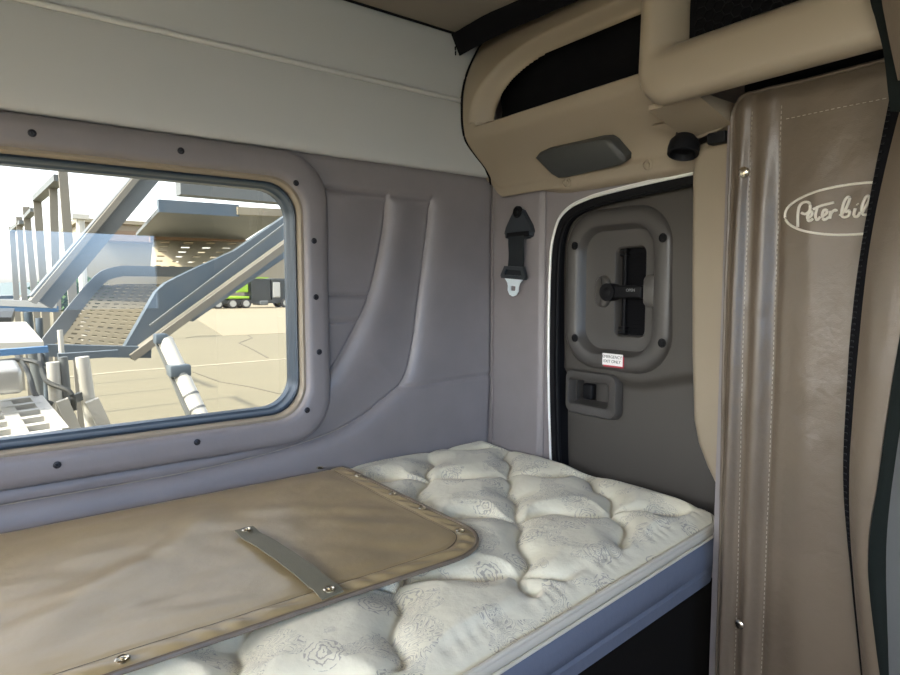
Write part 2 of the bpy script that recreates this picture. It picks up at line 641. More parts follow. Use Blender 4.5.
bm = NB()
xs = [-1.05 + 0.03 * i for i in range(36)] + [0.03 + 0.008 * i for i in range(94)] + [0.78 + 0.0036 * i for i in range(195)]
xs = sorted(set(round(x, 4) for x in xs if x < 1.481)) + [1.48]
zs = [0.40 + 0.02 * i for i in range(8)] + [0.56 + 0.004 * i for i in range(0, 238)]
zs = sorted(set(round(z, 4) for z in zs if z < 1.512)) + [1.515]


def snapped(x, z):
    """grid points next to a seam move onto it, so the creases stay clean"""
    if x > 0.70 and z < 1.44:
        for c in (CA, CB):
            d = sdist(c, x, z)
            if abs(d) < 0.0023:
                h = 1e-3
                gx = (sdist(c, x + h, z) - sdist(c, x - h, z)) / (2 * h)
                gz = (sdist(c, x, z + h) - sdist(c, x, z - h)) / (2 * h)
                g = max(math.hypot(gx, gz), 0.5)
                return x - d * gx / g, z - d * gz / g
    return x, z


vs = []
for x in xs:
    col_ = []
    for z in zs:
        x_, z_ = snapped(x, z)
        col_.append(bm.verts.new((x_, 1.705 - rear_h(x_, z_), z_)))
    vs.append(col_)
for i in range(len(xs) - 1):
    for j in range(len(zs) - 1):
        x, z = (xs[i] + xs[i + 1]) / 2, (zs[j] + zs[j + 1]) / 2
        if WX0 - .01 < x < WX1 + .01 and WZ0 - .02 < z < WZ1 + .02:
            continue
        bm.faces.new((vs[i][j], vs[i + 1][j], vs[i + 1][j + 1], vs[i][j + 1]))
loose_clean(bm)
pan = struct('trim_1', bm, 'vinyl')
tag(pan, 'taupe padded vinyl panel with curved ribs around the rear window', kind='structure')
# stitched welt under the window
bm = NB()
tube(bm, [(x, 1.705 - rear_h(x, z) - 0.0005, z) for x, z in CB if x < 0.9], 0.0012, 6)
obj('stitching', bm, 'stitch', pan)
bm = NB()
tube(bm, [(1.481, 1.694, 0.45), (1.481, 1.694, 1.50)], 0.004, 8)
obj('corner_piping', bm, 'vinyl', pan)

# upper padded headliner panels
def profile_panel(name, prof, x0, x1, m, label):
    bm = NB()
    pr = spline([(0, y, z) for y, z in prof], 6)
    loops = []
    n = 60
    for i in range(n + 1):
        x = mix(x0, x1, i / n)
        loops.append([(x, p.y + 0.0015 * noise.noise(Vector((x * 3, p.z * 7, 1))), p.z) for p in pr])
    vs = [[bm.verts.new(p) for p in l] for l in loops]
    for a, b in zip(vs, vs[1:]):
        for j in range(len(a) - 1):
            bm.faces.new((a[j], b[j], b[j + 1], a[j + 1]))
    o = struct(name, bm, m)
    o['label'] = label
    return o


lower = profile_panel('trim_2', [(1.700, 1.506), (1.684, 1.505), (1.672, 1.512), (1.666, 1.54), (1.668, 1.62), (1.676, 1.72), (1.684, 1.742), (1.697, 1.745)], XL, 1.475, 'headliner',
                      'lower light grey padded strip above the rear window')
upper = profile_panel('trim_3', [(1.697, 1.745), (1.686, 1.749), (1.678, 1.765), (1.676, 1.84), (1.684, 1.93), (1.692, 1.958), (1.70, 1.966)], XL, 1.475, 'headliner',
                      'upper light grey padded strip under the ceiling')
bm = NB()
tube(bm, [(XL, 1.679, 1.7455), (1.40, 1.679, 1.7455)], 0.0075, 12)
obj('piping', bm, 'piping', lower)
bm = NB()
tube(bm, [(XL, 1.690, 1.962), (1.40, 1.690, 1.962)], 0.004, 8)
obj('piping', bm, 'black', upper)

# ------------------------------------------------------------------ rear window
win = empty('window_1', (0.125, 1.70, 1.09), 'rear sleeper window with screwed padded frame and rubber seal', None, None, 'structure')
W = 0.125


def wl(hx, z0, z1, r, y, n=10):
    return onY(rr(W - hx, W + hx, z0, z1, r, n), y)


bm = NB()
loft(bm, [wl(.702, .668, 1.503, .135, 1.700), wl(.702, .668, 1.503, .135, 1.686), wl(.699, .671, 1.500, .132, 1.676), wl(.690, .680, 1.491, .125, 1.668),
          wl(.675, .695, 1.476, .115, 1.665), wl(.645, .725, 1.446, .105, 1.665), wl(.634, .736, 1.435, .10, 1.667), wl(.628, .742, 1.429, .097, 1.674), wl(.626, .744, 1.427, .096, 1.690)])
obj('frame', bm, 'vinyl', win)
bm = NB()
loft(bm, [wl(.627, .743, 1.428, .096, 1.684), wl(.620, .750, 1.421, .092, 1.683), wl(.614, .756, 1.415, .09, 1.690), wl(.612, .758, 1.413, .09, 1.715)])
obj('inner_lip', bm, 'tan', win)
bm = NB()
loft(bm, [wl(.6125, .757, 1.414, .09, 1.700), wl(.607, .763, 1.408, .088, 1.694), wl(.603, .767, 1.404, .086, 1.698), wl(.6015, .7685, 1.402, .085, 1.712),
          wl(.600, .770, 1.400, .084, 1.718), wl(.597, .775, 1.396, .082, 1.722), wl(.596, .776, 1.395, .081, 1.737), wl(.596, .776, 1.395, .081, 1.75), wl(.64, .73, 1.44, .1, 1.75), wl(.64, .73, 1.44, .1, 1.785)])
obj('rubber_seal', bm, 'rubber', win)
bm = NB()
bm.faces.new([bm.verts.new(p) for p in wl(.599, .773, 1.398, .084, 1.742)])
obj('pane', bm, 'glass', win, smooth=False)
# screws
bm = NB()
lathe(bm, (0, 0, 0), (0, -1, 0), [(0.0085, 0), (0.0085, 0.002), (0.006, 0.0035), (0.0035, 0.0035), (0.003, 0.001)], 14)
first = None
for x, z in [(0.113, 1.459), (0.422, 1.461), (0.725, 1.412), (0.776, 1.254), (0.779, 1.093), (0.786, 0.933), (0.745, 0.766), (0.437, 0.719), (0.127, 0.713)]:
    if first is None:
        first = obj('screw', bm, 'screw')
        first.location = (x, 1.6655, z)
        adopt(first, win)
    else:
        copy_at(first, (x, 1.6655, z), win)

# ------------------------------------------------------------------ pillar pad on the right wall, beside the corner
bm = NB()


def pillar(u, v):
    y = mix(1.690, 1.432, u)
    z = mix(0.45, 1.50, v)
    d = min(y - 1.432, 1.690 - y)
    return (1.480 - 0.002 - 0.010 * sstep(0, 0.02, d), y, z)


grid(bm, 40, 10, pillar)
pil = struct('trim_4', bm, 'vinyl')
tag(pil, 'narrow taupe vinyl pad on the pillar behind the bunk restraint', kind='structure')
bm = NB()
tube(bm, [(1.477, 1.432, 0.45), (1.477, 1.432, 1.47)], 0.003, 8)
obj('piping', bm, 'vinyl', pil)

# ------------------------------------------------------------------ bunk door
door = empty('door_1', (1.52, 1.1, 0.5), 'grey luggage door with vent hatch beside the bunk', None, None, 'structure')
P3 = [(1.48, y, z) for y, z in door_path]
bm = NB()
sweep(bm, [(1.475, y, z) for y, z in door_path], [(-0.007, 0), (0.007, 0), (0.007, 0.014), (0.003, 0.018), (-0.007, 0.018)], fixed=Vector((1, 0, 0)))
sweep(bm, [(1.473, y - 0.001, z - 0.001) for y, z in door_path], circ(0.004, 8), fixed=Vector((1, 0, 0)))
obj('bright_trim', bm, 'chrome', door)


def inset(path, d):
    out = []
    for i, p in enumerate(path):
        q0 = Vector(path[max(i - 1, 0)])
        q1 = Vector(path[min(i + 1, len(path) - 1)])
        t = (q1 - q0).normalized()
        n = Vector((t.y, -t.x))
        n = -n if n.x > 0.0 and n.y > 0 else n
        out.append((p[0] - abs(n.x) * d, p[1] - abs(n.y) * d))
    return out


bm = NB()
sweep(bm, [(1.508, y, z) for y, z in inset(door_path, 0.016)], rectp(0.020, 0.070), fixed=Vector((1, 0, 0)))
sweep(bm, [(1.488, y, z) for y, z in inset(door_path, 0.024)], circ(0.008, 8), fixed=Vector((1, 0, 0)))
obj('door_seal', bm, 'black', door)

# door skin: lower sheet, and the puffed upper panel with the hatch
bm = NB()


def skin(u, v):
    y = mix(1.40, 0.66, u)
    z = mix(0.42, 1.43, v)
    x = 1.535
    # bulged upper panel
    lo = 0.842 + 0.03 * sstep(1.12, 0.93, y) - 0.012 * math.sin(PI * max(0, min(1, (1.25 - y) / 0.35)))
    k = sstep(lo - 0.012, lo + 0.02, z) * sstep(1.40, 1.375, y)
    x -= 0.022 * k
    x += 0.004 * math.sin(z * 9)
    return (x, y, z)


grid(bm, 74, 101, skin, lambda u, v: not (1.035 < mix(1.40, .66, u) < 1.32 and .92 < mix(.42, 1.43, v) < 1.305) and not (1.195 < mix(1.40, .66, u) < 1.345 and .75 < mix(.42, 1.43, v) < .83))
loose_clean(bm)
obj('door_skin', bm, 'door', door)

# hatch boss: ring, recess, floor
def dl(y0, y1, z0, z1, r, x, n=10):
    return onX(rr(y0, y1, z0, z1, r, n), x)


bm = NB()
loft(bm, [dl(.980, 1.372, .868, 1.358, .125, 1.520), dl(.985, 1.367, .873, 1.353, .12, 1.507), dl(.993, 1.359, .881, 1.345, .115, 1.499), dl(1.003, 1.349, .891, 1.335, .11, 1.497),
          dl(1.030, 1.322, .914, 1.308, .085, 1.498), dl(1.037, 1.315, .920, 1.302, .08, 1.502), dl(1.043, 1.305, .928, 1.294, .07, 1.520),
          dl(1.047, 1.300, .932, 1.290, .066, 1.527), dl(1.055, 1.270, .942, 1.280, .055, 1.530),
          dl(1.082, 1.192, .972, 1.242, .022, 1.530), dl(1.086, 1.188, .977, 1.237, .018, 1.535), dl(1.087, 1.187, .978, 1.236, .018, 1.565)])
hatch = obj('vent_hatch', bm, 'doorboss', door)
# raised cup behind the latch bar
bm = NB()
loft(bm, [dl(1.205, 1.262, 1.058, 1.158, .028, 1.534), dl(1.207, 1.260, 1.060, 1.156, .027, 1.524), dl(1.213, 1.255, 1.066, 1.150, .022, 1.519)], False, True)
loft(bm, [dl(1.036, 1.084, 1.062, 1.158, .020, 1.534), dl(1.039, 1.083, 1.064, 1.156, .019, 1.520), dl(1.046, 1.080, 1.072, 1.148, .015, 1.515)], False, True)
obj('latch_cup', bm, 'doorboss', hatch)
# louvre insert
bm = NB()
box(bm, (1.560, 1.070, .968), (1.568, 1.206, 1.250))
for k in range(22):
    z = 0.980 + k * 0.0120
    box(bm, (1.553, 1.090, z), (1.561, 1.158, z + 0.006))
obj('vent_louvre', bm, 'blackcloth', hatch, smooth=False)
bm = NB()
cyl(bm, (1.548, 1.168, .980), (1.548, 1.168, 1.235), 0.0055)
for z in (.985, .998, 1.218, 1.232):
    box(bm, (1.538, 1.158, z - .004), (1.558, 1.182, z + .004), .001)
obj('slide_rod', bm, 'black', hatch)
bm = NB()
box(bm, (1.508, 1.082, 1.088), (1.545, 1.215, 1.126), .006, 3)
cyl(bm, (1.502, 1.200, 1.106), (1.540, 1.200, 1.106), .027, .027, 24)
cyl(bm, (1.500, 1.200, 1.106), (1.503, 1.200, 1.106), .012, .016, 20)
latch = obj('latch', bm, 'black', hatch)
text_mesh('latch_lettering', 'OPEN', 0.012, Matrix.Translation((1.5070, 1.118, 1.112)) @ Matrix(((0, 0, -1, 0), (-1, 0, 0, 0), (0, 1, 0, 0), (0, 0, 0, 1))), 'whiteink', latch)
bm = NB()
lathe(bm, (0, 0, 0), (-1, 0, 0), [(0.013, 0), (0.013, 0.001), (0.010, 0.002), (0.009, -0.003), (0.006, -0.003), (0.005, 0.001)], 16)
first = None
for y, z in [(1.322, 1.25), (1.316, 0.961), (1.008, 1.255), (1.002, 0.967)]:
    if first is None:
        first = obj('screw', bm, 'black')
        first.location = (1.4965, y, z)
        adopt(first, hatch)
    else:
        copy_at(first, (1.4965, y, z), hatch)
# sticker on the lower rim of the ring
bm = NB()
box(bm, (1.4925, 1.129, .8885), (1.4945, 1.203, .9235), 0.0003, 1)
st = obj('sticker', bm, 'sticker', door, smooth=False)
tag(st, 'white sticker with two lines of small print and a red edge')
bm = NB()
box(bm, (1.4930, 1.1255, .8835), (1.4950, 1.200, .8885))
box(bm, (1.4930, 1.1255, .8835), (1.4950, 1.1290, .918))
obj('sticker_edge', bm, 'stickerred', st, smooth=False)
TM = Matrix(((0, 0, -1, 0), (-1, 0, 0, 0), (0, 1, 0, 0), (0, 0, 0, 1)))
text_mesh('lettering', 'EMERGENCY', 0.0125, Matrix.Translation((1.4923, 1.167, .9135)) @ TM, 'ink', st)
text_mesh('lettering', 'EXIT ONLY', 0.0125, Matrix.Translation((1.4923, 1.167, .9000)) @ TM, 'ink', st)
# pocket handle
bm = NB()
loft(bm, [dl(1.158, 1.366, .716, .860, .03, 1.535), dl(1.160, 1.364, .718, .858, .028, 1.512), dl(1.164, 1.360, .722, .854, .025, 1.506), dl(1.188, 1.350, .744, .834, .016, 1.506),
          dl(1.194, 1.347, .750, .828, .013, 1.511), dl(1.203, 1.344, .756, .822, .01, 1.545), dl(1.203, 1.344, .756, .822, .01, 1.575)], False, True)
pk = obj('pocket_handle', bm, 'doorboss', door)
bm = NB()
box(bm, (1.545, 1.285, .760), (1.572, 1.325, .812), .008, 3)
obj('pull', bm, 'black', pk)

# ------------------------------------------------------------------ padded post on the near side of the door
post = empty('padded_post', (1.42, 0.81, 0.5), 'tan padded vinyl post between the luggage door and the curtain', 'padded post')
pts = [(0.755, 0.60), (0.785, 0.635), (0.812, 0.680), (0.836, 0.730), (0.850, 0.785), (0.861, 0.95), (0.868, 1.15), (0.874, 1.40), (0.870, 1.446), (0.855, 1.468), (0.820, 1.476), (0.775, 1.476), (0.745, 1.47), (0.735, 1.2), (0.735, .60)]
bm = NB()
cy, cz = 0.742, 1.05


def shr(d):
    out = []
    for y, z in pts:
        out.append((y - d if y > 0.75 else y, z - d * (1 if z > cz else -1) if y > 0.75 else z))
    return out


loft(bm, [onX(pts, 1.475), onX(pts, 1.425), onX(shr(.003), 1.412), onX(shr(.010), 1.404), onX(shr(.02), 1.401)], True, True)
obj('pad', bm, 'post', post, angle=60)
bm = NB()
box(bm, (1.380, 0.742, 0.02), (1.400, 0.770, 1.50), .003)
obj('edge_strip', bm, 'vinyl', post)
bm = NB()
box(bm, (1.372, 0.770, 1.452), (1.400, 0.815, 1.478), .004)
obj('clip', bm, 'black', post)

# ------------------------------------------------------------------ bunk restraint on the pillar
belt = empty('bunk_restraint', (1.47, 1.55, 1.11), 'short black belt with steel tongue hanging from a triangular anchor on the pillar', 'seat belt')
bm = NB()


def tri(s, x):
    base = [(1.553 + 0.02, 1.395 - .013), (1.553 - 0.02, 1.395 - .013), (1.487, 1.318), (1.484, 1.296), (1.498, 1.282), (1.610, 1.282), (1.622, 1.296), (1.619, 1.318)]
    c = (1.553, 1.325)
    return [(x, c[0] + (y - c[0]) * s, c[1] + (z - c[1]) * s) for y, z in base]


loft(bm, [tri(1, 1.470), tri(1, 1.458), tri(.93, 1.452)], True, True)
bmesh.ops.bevel(bm, geom=[e for e in bm.edges if len(e.link_faces) == 2 and abs(e.verts[0].co.x - e.verts[1].co.x) > 0.003], offset=0.006, segments=3, affect='EDGES')
anchor = obj('anchor_plate', bm, 'beltplastic', belt)
bm = NB()
lathe(bm, (1.453, 1.552, 1.372), (-1, 0, 0), [(0.020, -0.004), (0.020, 0.004), (0.016, 0.006), (0.014, 0.002), (0.006, 0.001)], 20)
obj('anchor_bolt', bm, 'black', anchor)
bm = NB()
box(bm, (1.444, 1.495, 1.288), (1.454, 1.600, 1.306), .004)
obj('anchor_slot', bm, 'black', anchor)
bm = NB()
path = spline([(1.447, 1.549, 1.300), (1.444, 1.550, 1.27), (1.452, 1.556, 1.22), (1.451, 1.561, 1.172), (1.449, 1.562, 1.158)], 6)
sweep(bm, path, rectp(0.074, 0.003), fixed=Vector((-1, 0, 0.0)))
obj('webbing', bm, 'webbing', belt)
bm = NB()


def at_tongue(y, z, x):
    c, s = math.cos(0.07), math.sin(0.07)
    return (x, 1.560 + (y * c - z * s), 1.165 + (y * s + z * c))


ol = [(-.060, -.006), (-.045, .026), (.045, .026), (.062, -.006), (.058, -.016), (-.056, -.016)]
il = [(-.042, .000), (-.036, .014), (.036, .014), (.042, .000), (.040, -.004), (-.040, -.004)]
loft(bm, [[at_tongue(y, z, 1.452) for y, z in il], [at_tongue(y, z, 1.452) for y, z in ol], [at_tongue(y, z, 1.440) for y, z in ol], [at_tongue(y, z, 1.440) for y, z in il], [at_tongue(y, z, 1.452) for y, z in il]])
obj('tongue_collar', bm, 'beltplastic', belt, smooth=False)
bm = NB()
ol = rr(-.024, .024, -.070, -.030, .016, 5)
full = [(-.046, -.014), (.046, -.014), (.030, -.030), (.026, -.042), (.026, -.056), (.016, -.070), (0.0, -.075), (-.016, -.070), (-.026, -.056), (-.026, -.042), (-.030, -.030)]
hole = [(-.010, -.040), (.010, -.040), (.012, -.041), (.012, -.046), (.012, -.052), (.009, -.056), (0, -.056), (-.009, -.056), (-.012, -.052), (-.012, -.046), (-.012, -.041)]
loft(bm, [[at_tongue(y, z, 1.448) for y, z in hole], [at_tongue(y, z, 1.448) for y, z in full], [at_tongue(y, z, 1.444) for y, z in full], [at_tongue(y, z, 1.444) for y, z in hole], [at_tongue(y, z, 1.448) for y, z in hole]])
obj('steel_tongue', bm, 'steel', belt, smooth=False)
belt.location.y -= 0.016

# ================================================================== BUNK
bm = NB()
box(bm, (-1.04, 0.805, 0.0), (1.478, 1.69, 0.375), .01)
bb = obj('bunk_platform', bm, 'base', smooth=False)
tag(bb, 'dark brown bunk base box under the mattress', 'bunk base')

CX0, CX1, CY0, CY1 = -0.90, 0.846, 0.935, 1.640   # outline of the loose cover
MZ = 0.542   # seam height of the mattress


def front_y(x):
    return 0.795 - 0.112 * (1.44 - x)


MX0, MX1, MYB = -1.0, 1.466, 1.684
# quilting lattice
Q0 = Vector((1.03, 1.27))
QA = Vector((-0.20, -0.245))
QB = Vector((0.205, -0.135))
cent = []
for i in range(-9, 10):
    for j in range(-12, 13):
        p = Q0 + QA * i + QB * j
        if -1.2 < p.x < 1.8 and 0.3 < p.y < 2.0:
            rnd = random.Random(i * 71 + j)
            cent.append((p.x + rnd.uniform(-.012, .012), p.y + rnd.uniform(-.012, .012)))


def quilt(x, y):
    wx = x + 0.012 * math.sin(y * 46 + 1.2) + 0.006 * math.sin(x * 25 + y * 13)
    wy = y + 0.012 * math.sin(x * 44 + 0.4) + 0.006 * math.sin(y * 29 - x * 17)
    d1 = d2 = 9
    c1 = c2 = None
    for c in cent:
        dx, dy = wx - c[0], wy - c[1]
        if abs(dx) > .35 or abs(dy) > .35:
            continue
        d = dx * dx * 0.86 + dy * dy
        if d < d1:
            d2, c2 = d1, c1
            d1, c1 = d, c
        elif d < d2:
            d2, c2 = d, c
    if c2 is None:
        return 1.0
    sep = math.hypot(c1[0] - c2[0], c1[1] - c2[1])
    e = (d2 - d1) / (2 * sep)
    return (1 - math.exp(-e / 0.020)) * 0.62 + 0.38 * min(1, e / 0.075) ** 0.7


def round_uv(x, y, x0, x1, y0, y1, r):
    """pull the corner squares of a rectangle onto quarter circles; r per corner"""
    for cx, cy, sx, sy, q in ((x0, y0, -1, -1, r[0]), (x1, y0, 1, -1, r[1]), (x1, y1, 1, 1, r[2]), (x0, y1, -1, 1, r[3])):
        ox, oy = cx - sx * q, cy - sy * q
        a, b = (x - ox) * sx, (y - oy) * sy
        if a > 0 and b > 0:
            h = math.hypot(a, b)
            k = max(a, b) / h
            return ox + sx * a * k, oy + sy * b * k
    return x, y


def mat_top(u, v):
    x = mix(MX0, MX1, u)
    yy = v  # 0 front .. 1 back in a unit strip
    y = mix(0.0, 1.0, yy)
    X, Y = round_uv(x, y, MX0, MX1, 0, 1, (.05, .07, .03, .05))
    fy = front_y(X)
    yw = mix(fy, MYB, Y)
    d = min(X - MX0, (MX1 - X) * 1.6, yw - fy)
    if X > MX1 - .07:
        d = min(d, (MX1 - X) * 1.6)
    edge = 1 - (1 - min(1, max(d, 0) / 0.085)) ** 2.2
    q = quilt(X, yw)
    q = mix(mix(0.72, q, 0.25), q, sstep(0.0, 0.07, min(MYB - yw, MX1 - X)))
    df = yw - fy
    q = mix(0.62 + 0.05 * math.sin(X * 160 + 3 * math.sin(X * 31)) * sstep(.0, .05, df), q, sstep(0.045, 0.062, df))
    z = MZ - 0.004 + 0.046 * edge * (0.20 + 0.80 * q) - 0.006 * edge
    if X < 0.83:
        z = min(z, mix(z, 0.572, sstep(CY0 + .02, CY0 + .07, yw) * sstep(.83, .79, X)))
    return (X, yw, z)


bm = NB()
grid(bm, 400, 150, mat_top)
mattress = empty('mattress', (0.2, 1.2, 0.375), 'cream damask quilted mattress on the bunk with grey-blue side band', 'mattress')
obj('quilted_top', bm, 'damask', mattress, angle=80)


def mat_loop(off, z, bulge=0.0, n=10):
    pts = rr(MX0, MX1, 0, 1, (.05, .07, .03, .05), n)
    res = []
    long = []
    for (a, b), (c, d) in zip(pts, pts[1:] + pts[:1]):
        L_ = math.hypot(c - a, d - b)
        k = max(1, int(L_ / 0.08))
        for i in range(k):
            long.append((mix(a, c, i / k), mix(b, d, i / k)))
    for x, y in long:
        cx = 0.2
        fy = front_y(x) + 0.02 * sstep(MZ, 0.375, z) * (1.44 - x) * 1.2
        yw = mix(fy, MYB, y)
        sx = off if x > MX1 - .07 else (-off if x < MX0 + .07 else 0)
        sy = -off if y < .07 else (off if y > .93 else 0)
        res.append((x + sx * .5, yw + sy, z))
    return res


bm = NB()
loft(bm, [mat_loop(0.001, MZ - .002), mat_loop(0.006, MZ - .010), mat_loop(0.006, MZ - .022), mat_loop(0.002, MZ - .030)])
obj('edge_tape', bm, 'tape', mattress)
bm = NB()
tube(bm, mat_loop(0.006, MZ - .001), .0045, 8, closed=True)
tube(bm, mat_loop(0.006, MZ - .031), .0035, 8, closed=True)
obj('welt', bm, 'tape', mattress)
bm = NB()
loft(bm, [mat_loop(0.000, MZ - .030), mat_loop(0.010, MZ - .055), mat_loop(0.012, MZ - .080), mat_loop(0.006, MZ - .105), mat_loop(-.004, MZ - .112),
          mat_loop(0.004, MZ - .120), mat_loop(0.002, MZ - .150), mat_loop(-.01, MZ - .161)], False, True)
obj('side_band', bm, 'ticking', mattress)

# ------------------------------------------------------------------ cover lying on the mattress
cover = empty('bunk_cover', (0.2, 1.25, 0.575), 'brown vinyl sheet with snap studs lying on the mattress', 'vinyl cover')
RIDGES = [  # (x0, y0, x1, y1, height, width)
    (0.42, 1.50, 0.30, 1.33, 0.009, 0.030), (0.30, 1.33, 0.13, 1.22, 0.010, 0.032), (0.33, 1.20, 0.12, 1.10, -0.006, 0.03), (0.13, 1.22, 0.02, 1.08, 0.007, 0.035),
    (0.60, 1.28, 0.70, 1.16, 0.004, 0.022), (0.66, 1.33, 0.75, 1.24, 0.004, 0.02), (0.52, 1.42, 0.62, 1.36, 0.004, 0.025), (0.20, 1.05, 0.40, 1.0, 0.004, 0.02),
    (-0.1, 1.4, 0.05, 1.25, 0.006, 0.05), (0.60, 1.10, 0.68, 1.02, -0.003, 0.02)]


def cover_pt(x, y):
    x, y = round_uv(x, y, CX0, CX1, CY0, CY1, (.1, .125, .04, .04))
    # distance to the rounded outline
    d = min(CX1 - x, y - CY0, CY1 - y)
    ox, oy = CX1 - .125, CY0 + .125
    if x > ox and y < oy:
        d = min(d, .125 - math.hypot(x - ox, y - oy))
    dh = min(CX1 - x, y - CY0)
    if x > ox and y < oy:
        dh = d
    z = 0.5895
    w = sstep(0.02, 0.09, d)
    for x0, y0, x1, y1, h, s in RIDGES:
        dx, dy = x1 - x0, y1 - y0
        t = max(0, min(1, ((x - x0) * dx + (y - y0) * dy) / (dx * dx + dy * dy)))
        e2 = (x - x0 - t * dx) ** 2 + (y - y0 - t * dy) ** 2
        z += 0.95 * w * h * math.sin(PI * (0.15 + 0.7 * t)) * math.exp(-e2 / (1.7 * s * s))
    z += w * (0.006 * noise.noise(Vector((x * 4, y * 5, 0))) + 0.0022 * noise.noise(Vector((x * 14, y * 17, 4))))
    z -= 0.004 * sstep(0.02, 0.0, d)
    # hem: raised band and the stitch groove along the front and right edges
    z += 0.0018 * sstep(0.045, 0.040, dh) - 0.0022 * math.exp(-((dh - 0.044) / 0.004) ** 2)
    z += 0.0022 * math.sin((x + y) * 95 + 2 * math.sin(x * 23)) * math.exp(-((dh - 0.022) / 0.014) ** 2)
    return x, y, z


bm = NB()
grid(bm, 330, 150, lambda u, v: cover_pt(mix(CX0, CX1, u ** 0.8), mix(CY0, CY1, v)))
r = bmesh.ops.extrude_face_region(bm, geom=bm.faces[:])
bmesh.ops.translate(bm, verts=[v for v in r['geom'] if isinstance(v, bmesh.types.BMVert)], vec=(0, 0, -0.004))
obj('sheet', bm, 'cover', cover, angle=70)
bm = NB()
edge = [(mix(CX0, CX1 - .0001, i / 200), CY0) for i in range(201)] + [(CX1, mix(CY0, CY1, i / 90)) for i in range(1, 91)]
tube(bm, [(p[0], p[1], p[2] - 0.0015) for p in (cover_pt(x, y) for x, y in edge)], 0.0048, 8)
obj('edge_binding', bm, 'coveredge', cover)
bm = NB()
hem = [(-.6 + i * .008, CY0 + .044) for i in range(170) if -.6 + i * .008 < CX1 - .125]
hem += [(CX1 - .125 + .081 * math.sin(a * PI / 40), CY0 + .125 - .081 * math.cos(a * PI / 40)) for a in range(1, 20)]
hem += [(CX1 - .044, CY0 + .125 + i * .008) for i in range(70) if CY0 + .125 + i * .008 < CY1 - .02]
tube(bm, [(x, y, cover_pt(x, y)[2] + .0004) for x, y in hem], .0012, 6)
obj('stitching', bm, 'coverstitch', cover)
bm = NB()
lathe(bm, (0, 0, 0), (0, 0, 1), [(0.0105, 0), (0.0105, 0.0025), (0.0085, 0.004), (0.006, 0.003), (0.0055, 0.0015), (0.003, 0.0015), (0.0028, 0.005), (0.001, 0.0055)], 18)
snap0 = None
for x, y in [(0.832, 1.514), (0.826, 1.33), (0.848, 1.196), (0.812, 1.032), (0.139, 0.939), (0.785, 1.671)]:
    x, y = min(x, CX1 - .02), max(y, CY0 + .02)
    z = cover_pt(x, y)[2]
    if snap0 is None:
        snap0 = obj('snap_stud', bm, 'snap')
        snap0.location = (x, y, z)
        adopt(snap0, cover)
    else:
        copy_at(snap0, (x, y, z), cover)
# strap
bm = NB()
A_, B_ = Vector((0.436, 1.297)), Vector((0.46, 0.938))
B_.y = max(B_.y, CY0 + .016)
d_ = (B_ - A_).normalized()
n_ = Vector((-d_.y, d_.x))
vs = []
NS = 24
for i in range(NS + 1):
    t = i / NS
    c = A_ - d_ * 0.015 + (B_ + d_ * 0.012 - A_ + d_ * 0.015) * t
    row = []
    for k in (-1, -.33, .33, 1):
        p = c + n_ * k * 0.021
        zt = cover_pt(p.x, p.y)[2] + 0.004 + 0.007 * math.sin(PI * t) + 0.006 * sstep(0.12, 0.0, t)
        row.append(bm.verts.new((p.x, p.y, zt)))
    vs.append(row)
for a, b in zip(vs, vs[1:]):
    for k in range(3):
        bm.faces.new((a[k], a[k + 1], b[k + 1], b[k]))
r = bmesh.ops.extrude_face_region(bm, geom=bm.faces[:])
bmesh.ops.translate(bm, verts=[v for v in r['geom'] if isinstance(v, bmesh.types.BMVert)], vec=(0, 0, 0.0022))
strap = obj('strap', bm, 'strap', cover)
for p, dz in ((A_, .0115), (B_, .0065)):
    copy_at(snap0, (p.x, p.y, cover_pt(p.x, p.y)[2] + dz), strap)

# ================================================================== OVERHEAD CABINETS
cab = empty('overhead_cabinet', (1.4, 1.3, 1.42), 'tan moulded overhead cabinet with long dark netted opening above the luggage door', 'overhead cabinet')
OP = [(y, z) for y, z in [(1.54, 1.653), (1.507, 1.726), (1.417, 1.793), (1.313, 1.821), (1.147, 1.831)]]


def cab_profile(y):
    """x, z points of the cabinet skin at station y"""
    zb = mix(1.412, 1.484, sstep(1.30, 1.70, y))
    e = sstep(1.60, 1.70, y)
    return [(1.42, ZC), (1.384, 1.913), (1.345, 1.84), (1.324, 1.769), (1.321, 1.70), (1.324, 1.655), (1.336, 1.614), (1.372, 1.574), (1.420, mix(1.522, 1.536, e)),
            (1.444, mix(1.474, 1.512, e)), (1.446, mix(1.452, 1.506, e)), (1.450, mix(1.430, 1.498, e)), (1.460, zb + .006), (1.478, zb)]


def in_open(y, z, g=1.0):
    """signed distance-ish of the opening, > 0 inside"""
    zc0, zc1 = 1.652, 1.826
    yl = 1.572
    # rounded upper far corner, elliptical
    dz0 = (z - zc0) * g
    dy = yl - y
    top = zc1
    rx, rz = 0.28, 0.165
    if y > yl - rx and z > zc1 - rz:
        k = ((y - (yl - rx)) / rx) ** 2 + ((z - (zc1 - rz)) / rz) ** 2
        return min(dz0, (1 - math.sqrt(k)) * 0.16)
    return min(dz0, top - z, dy)


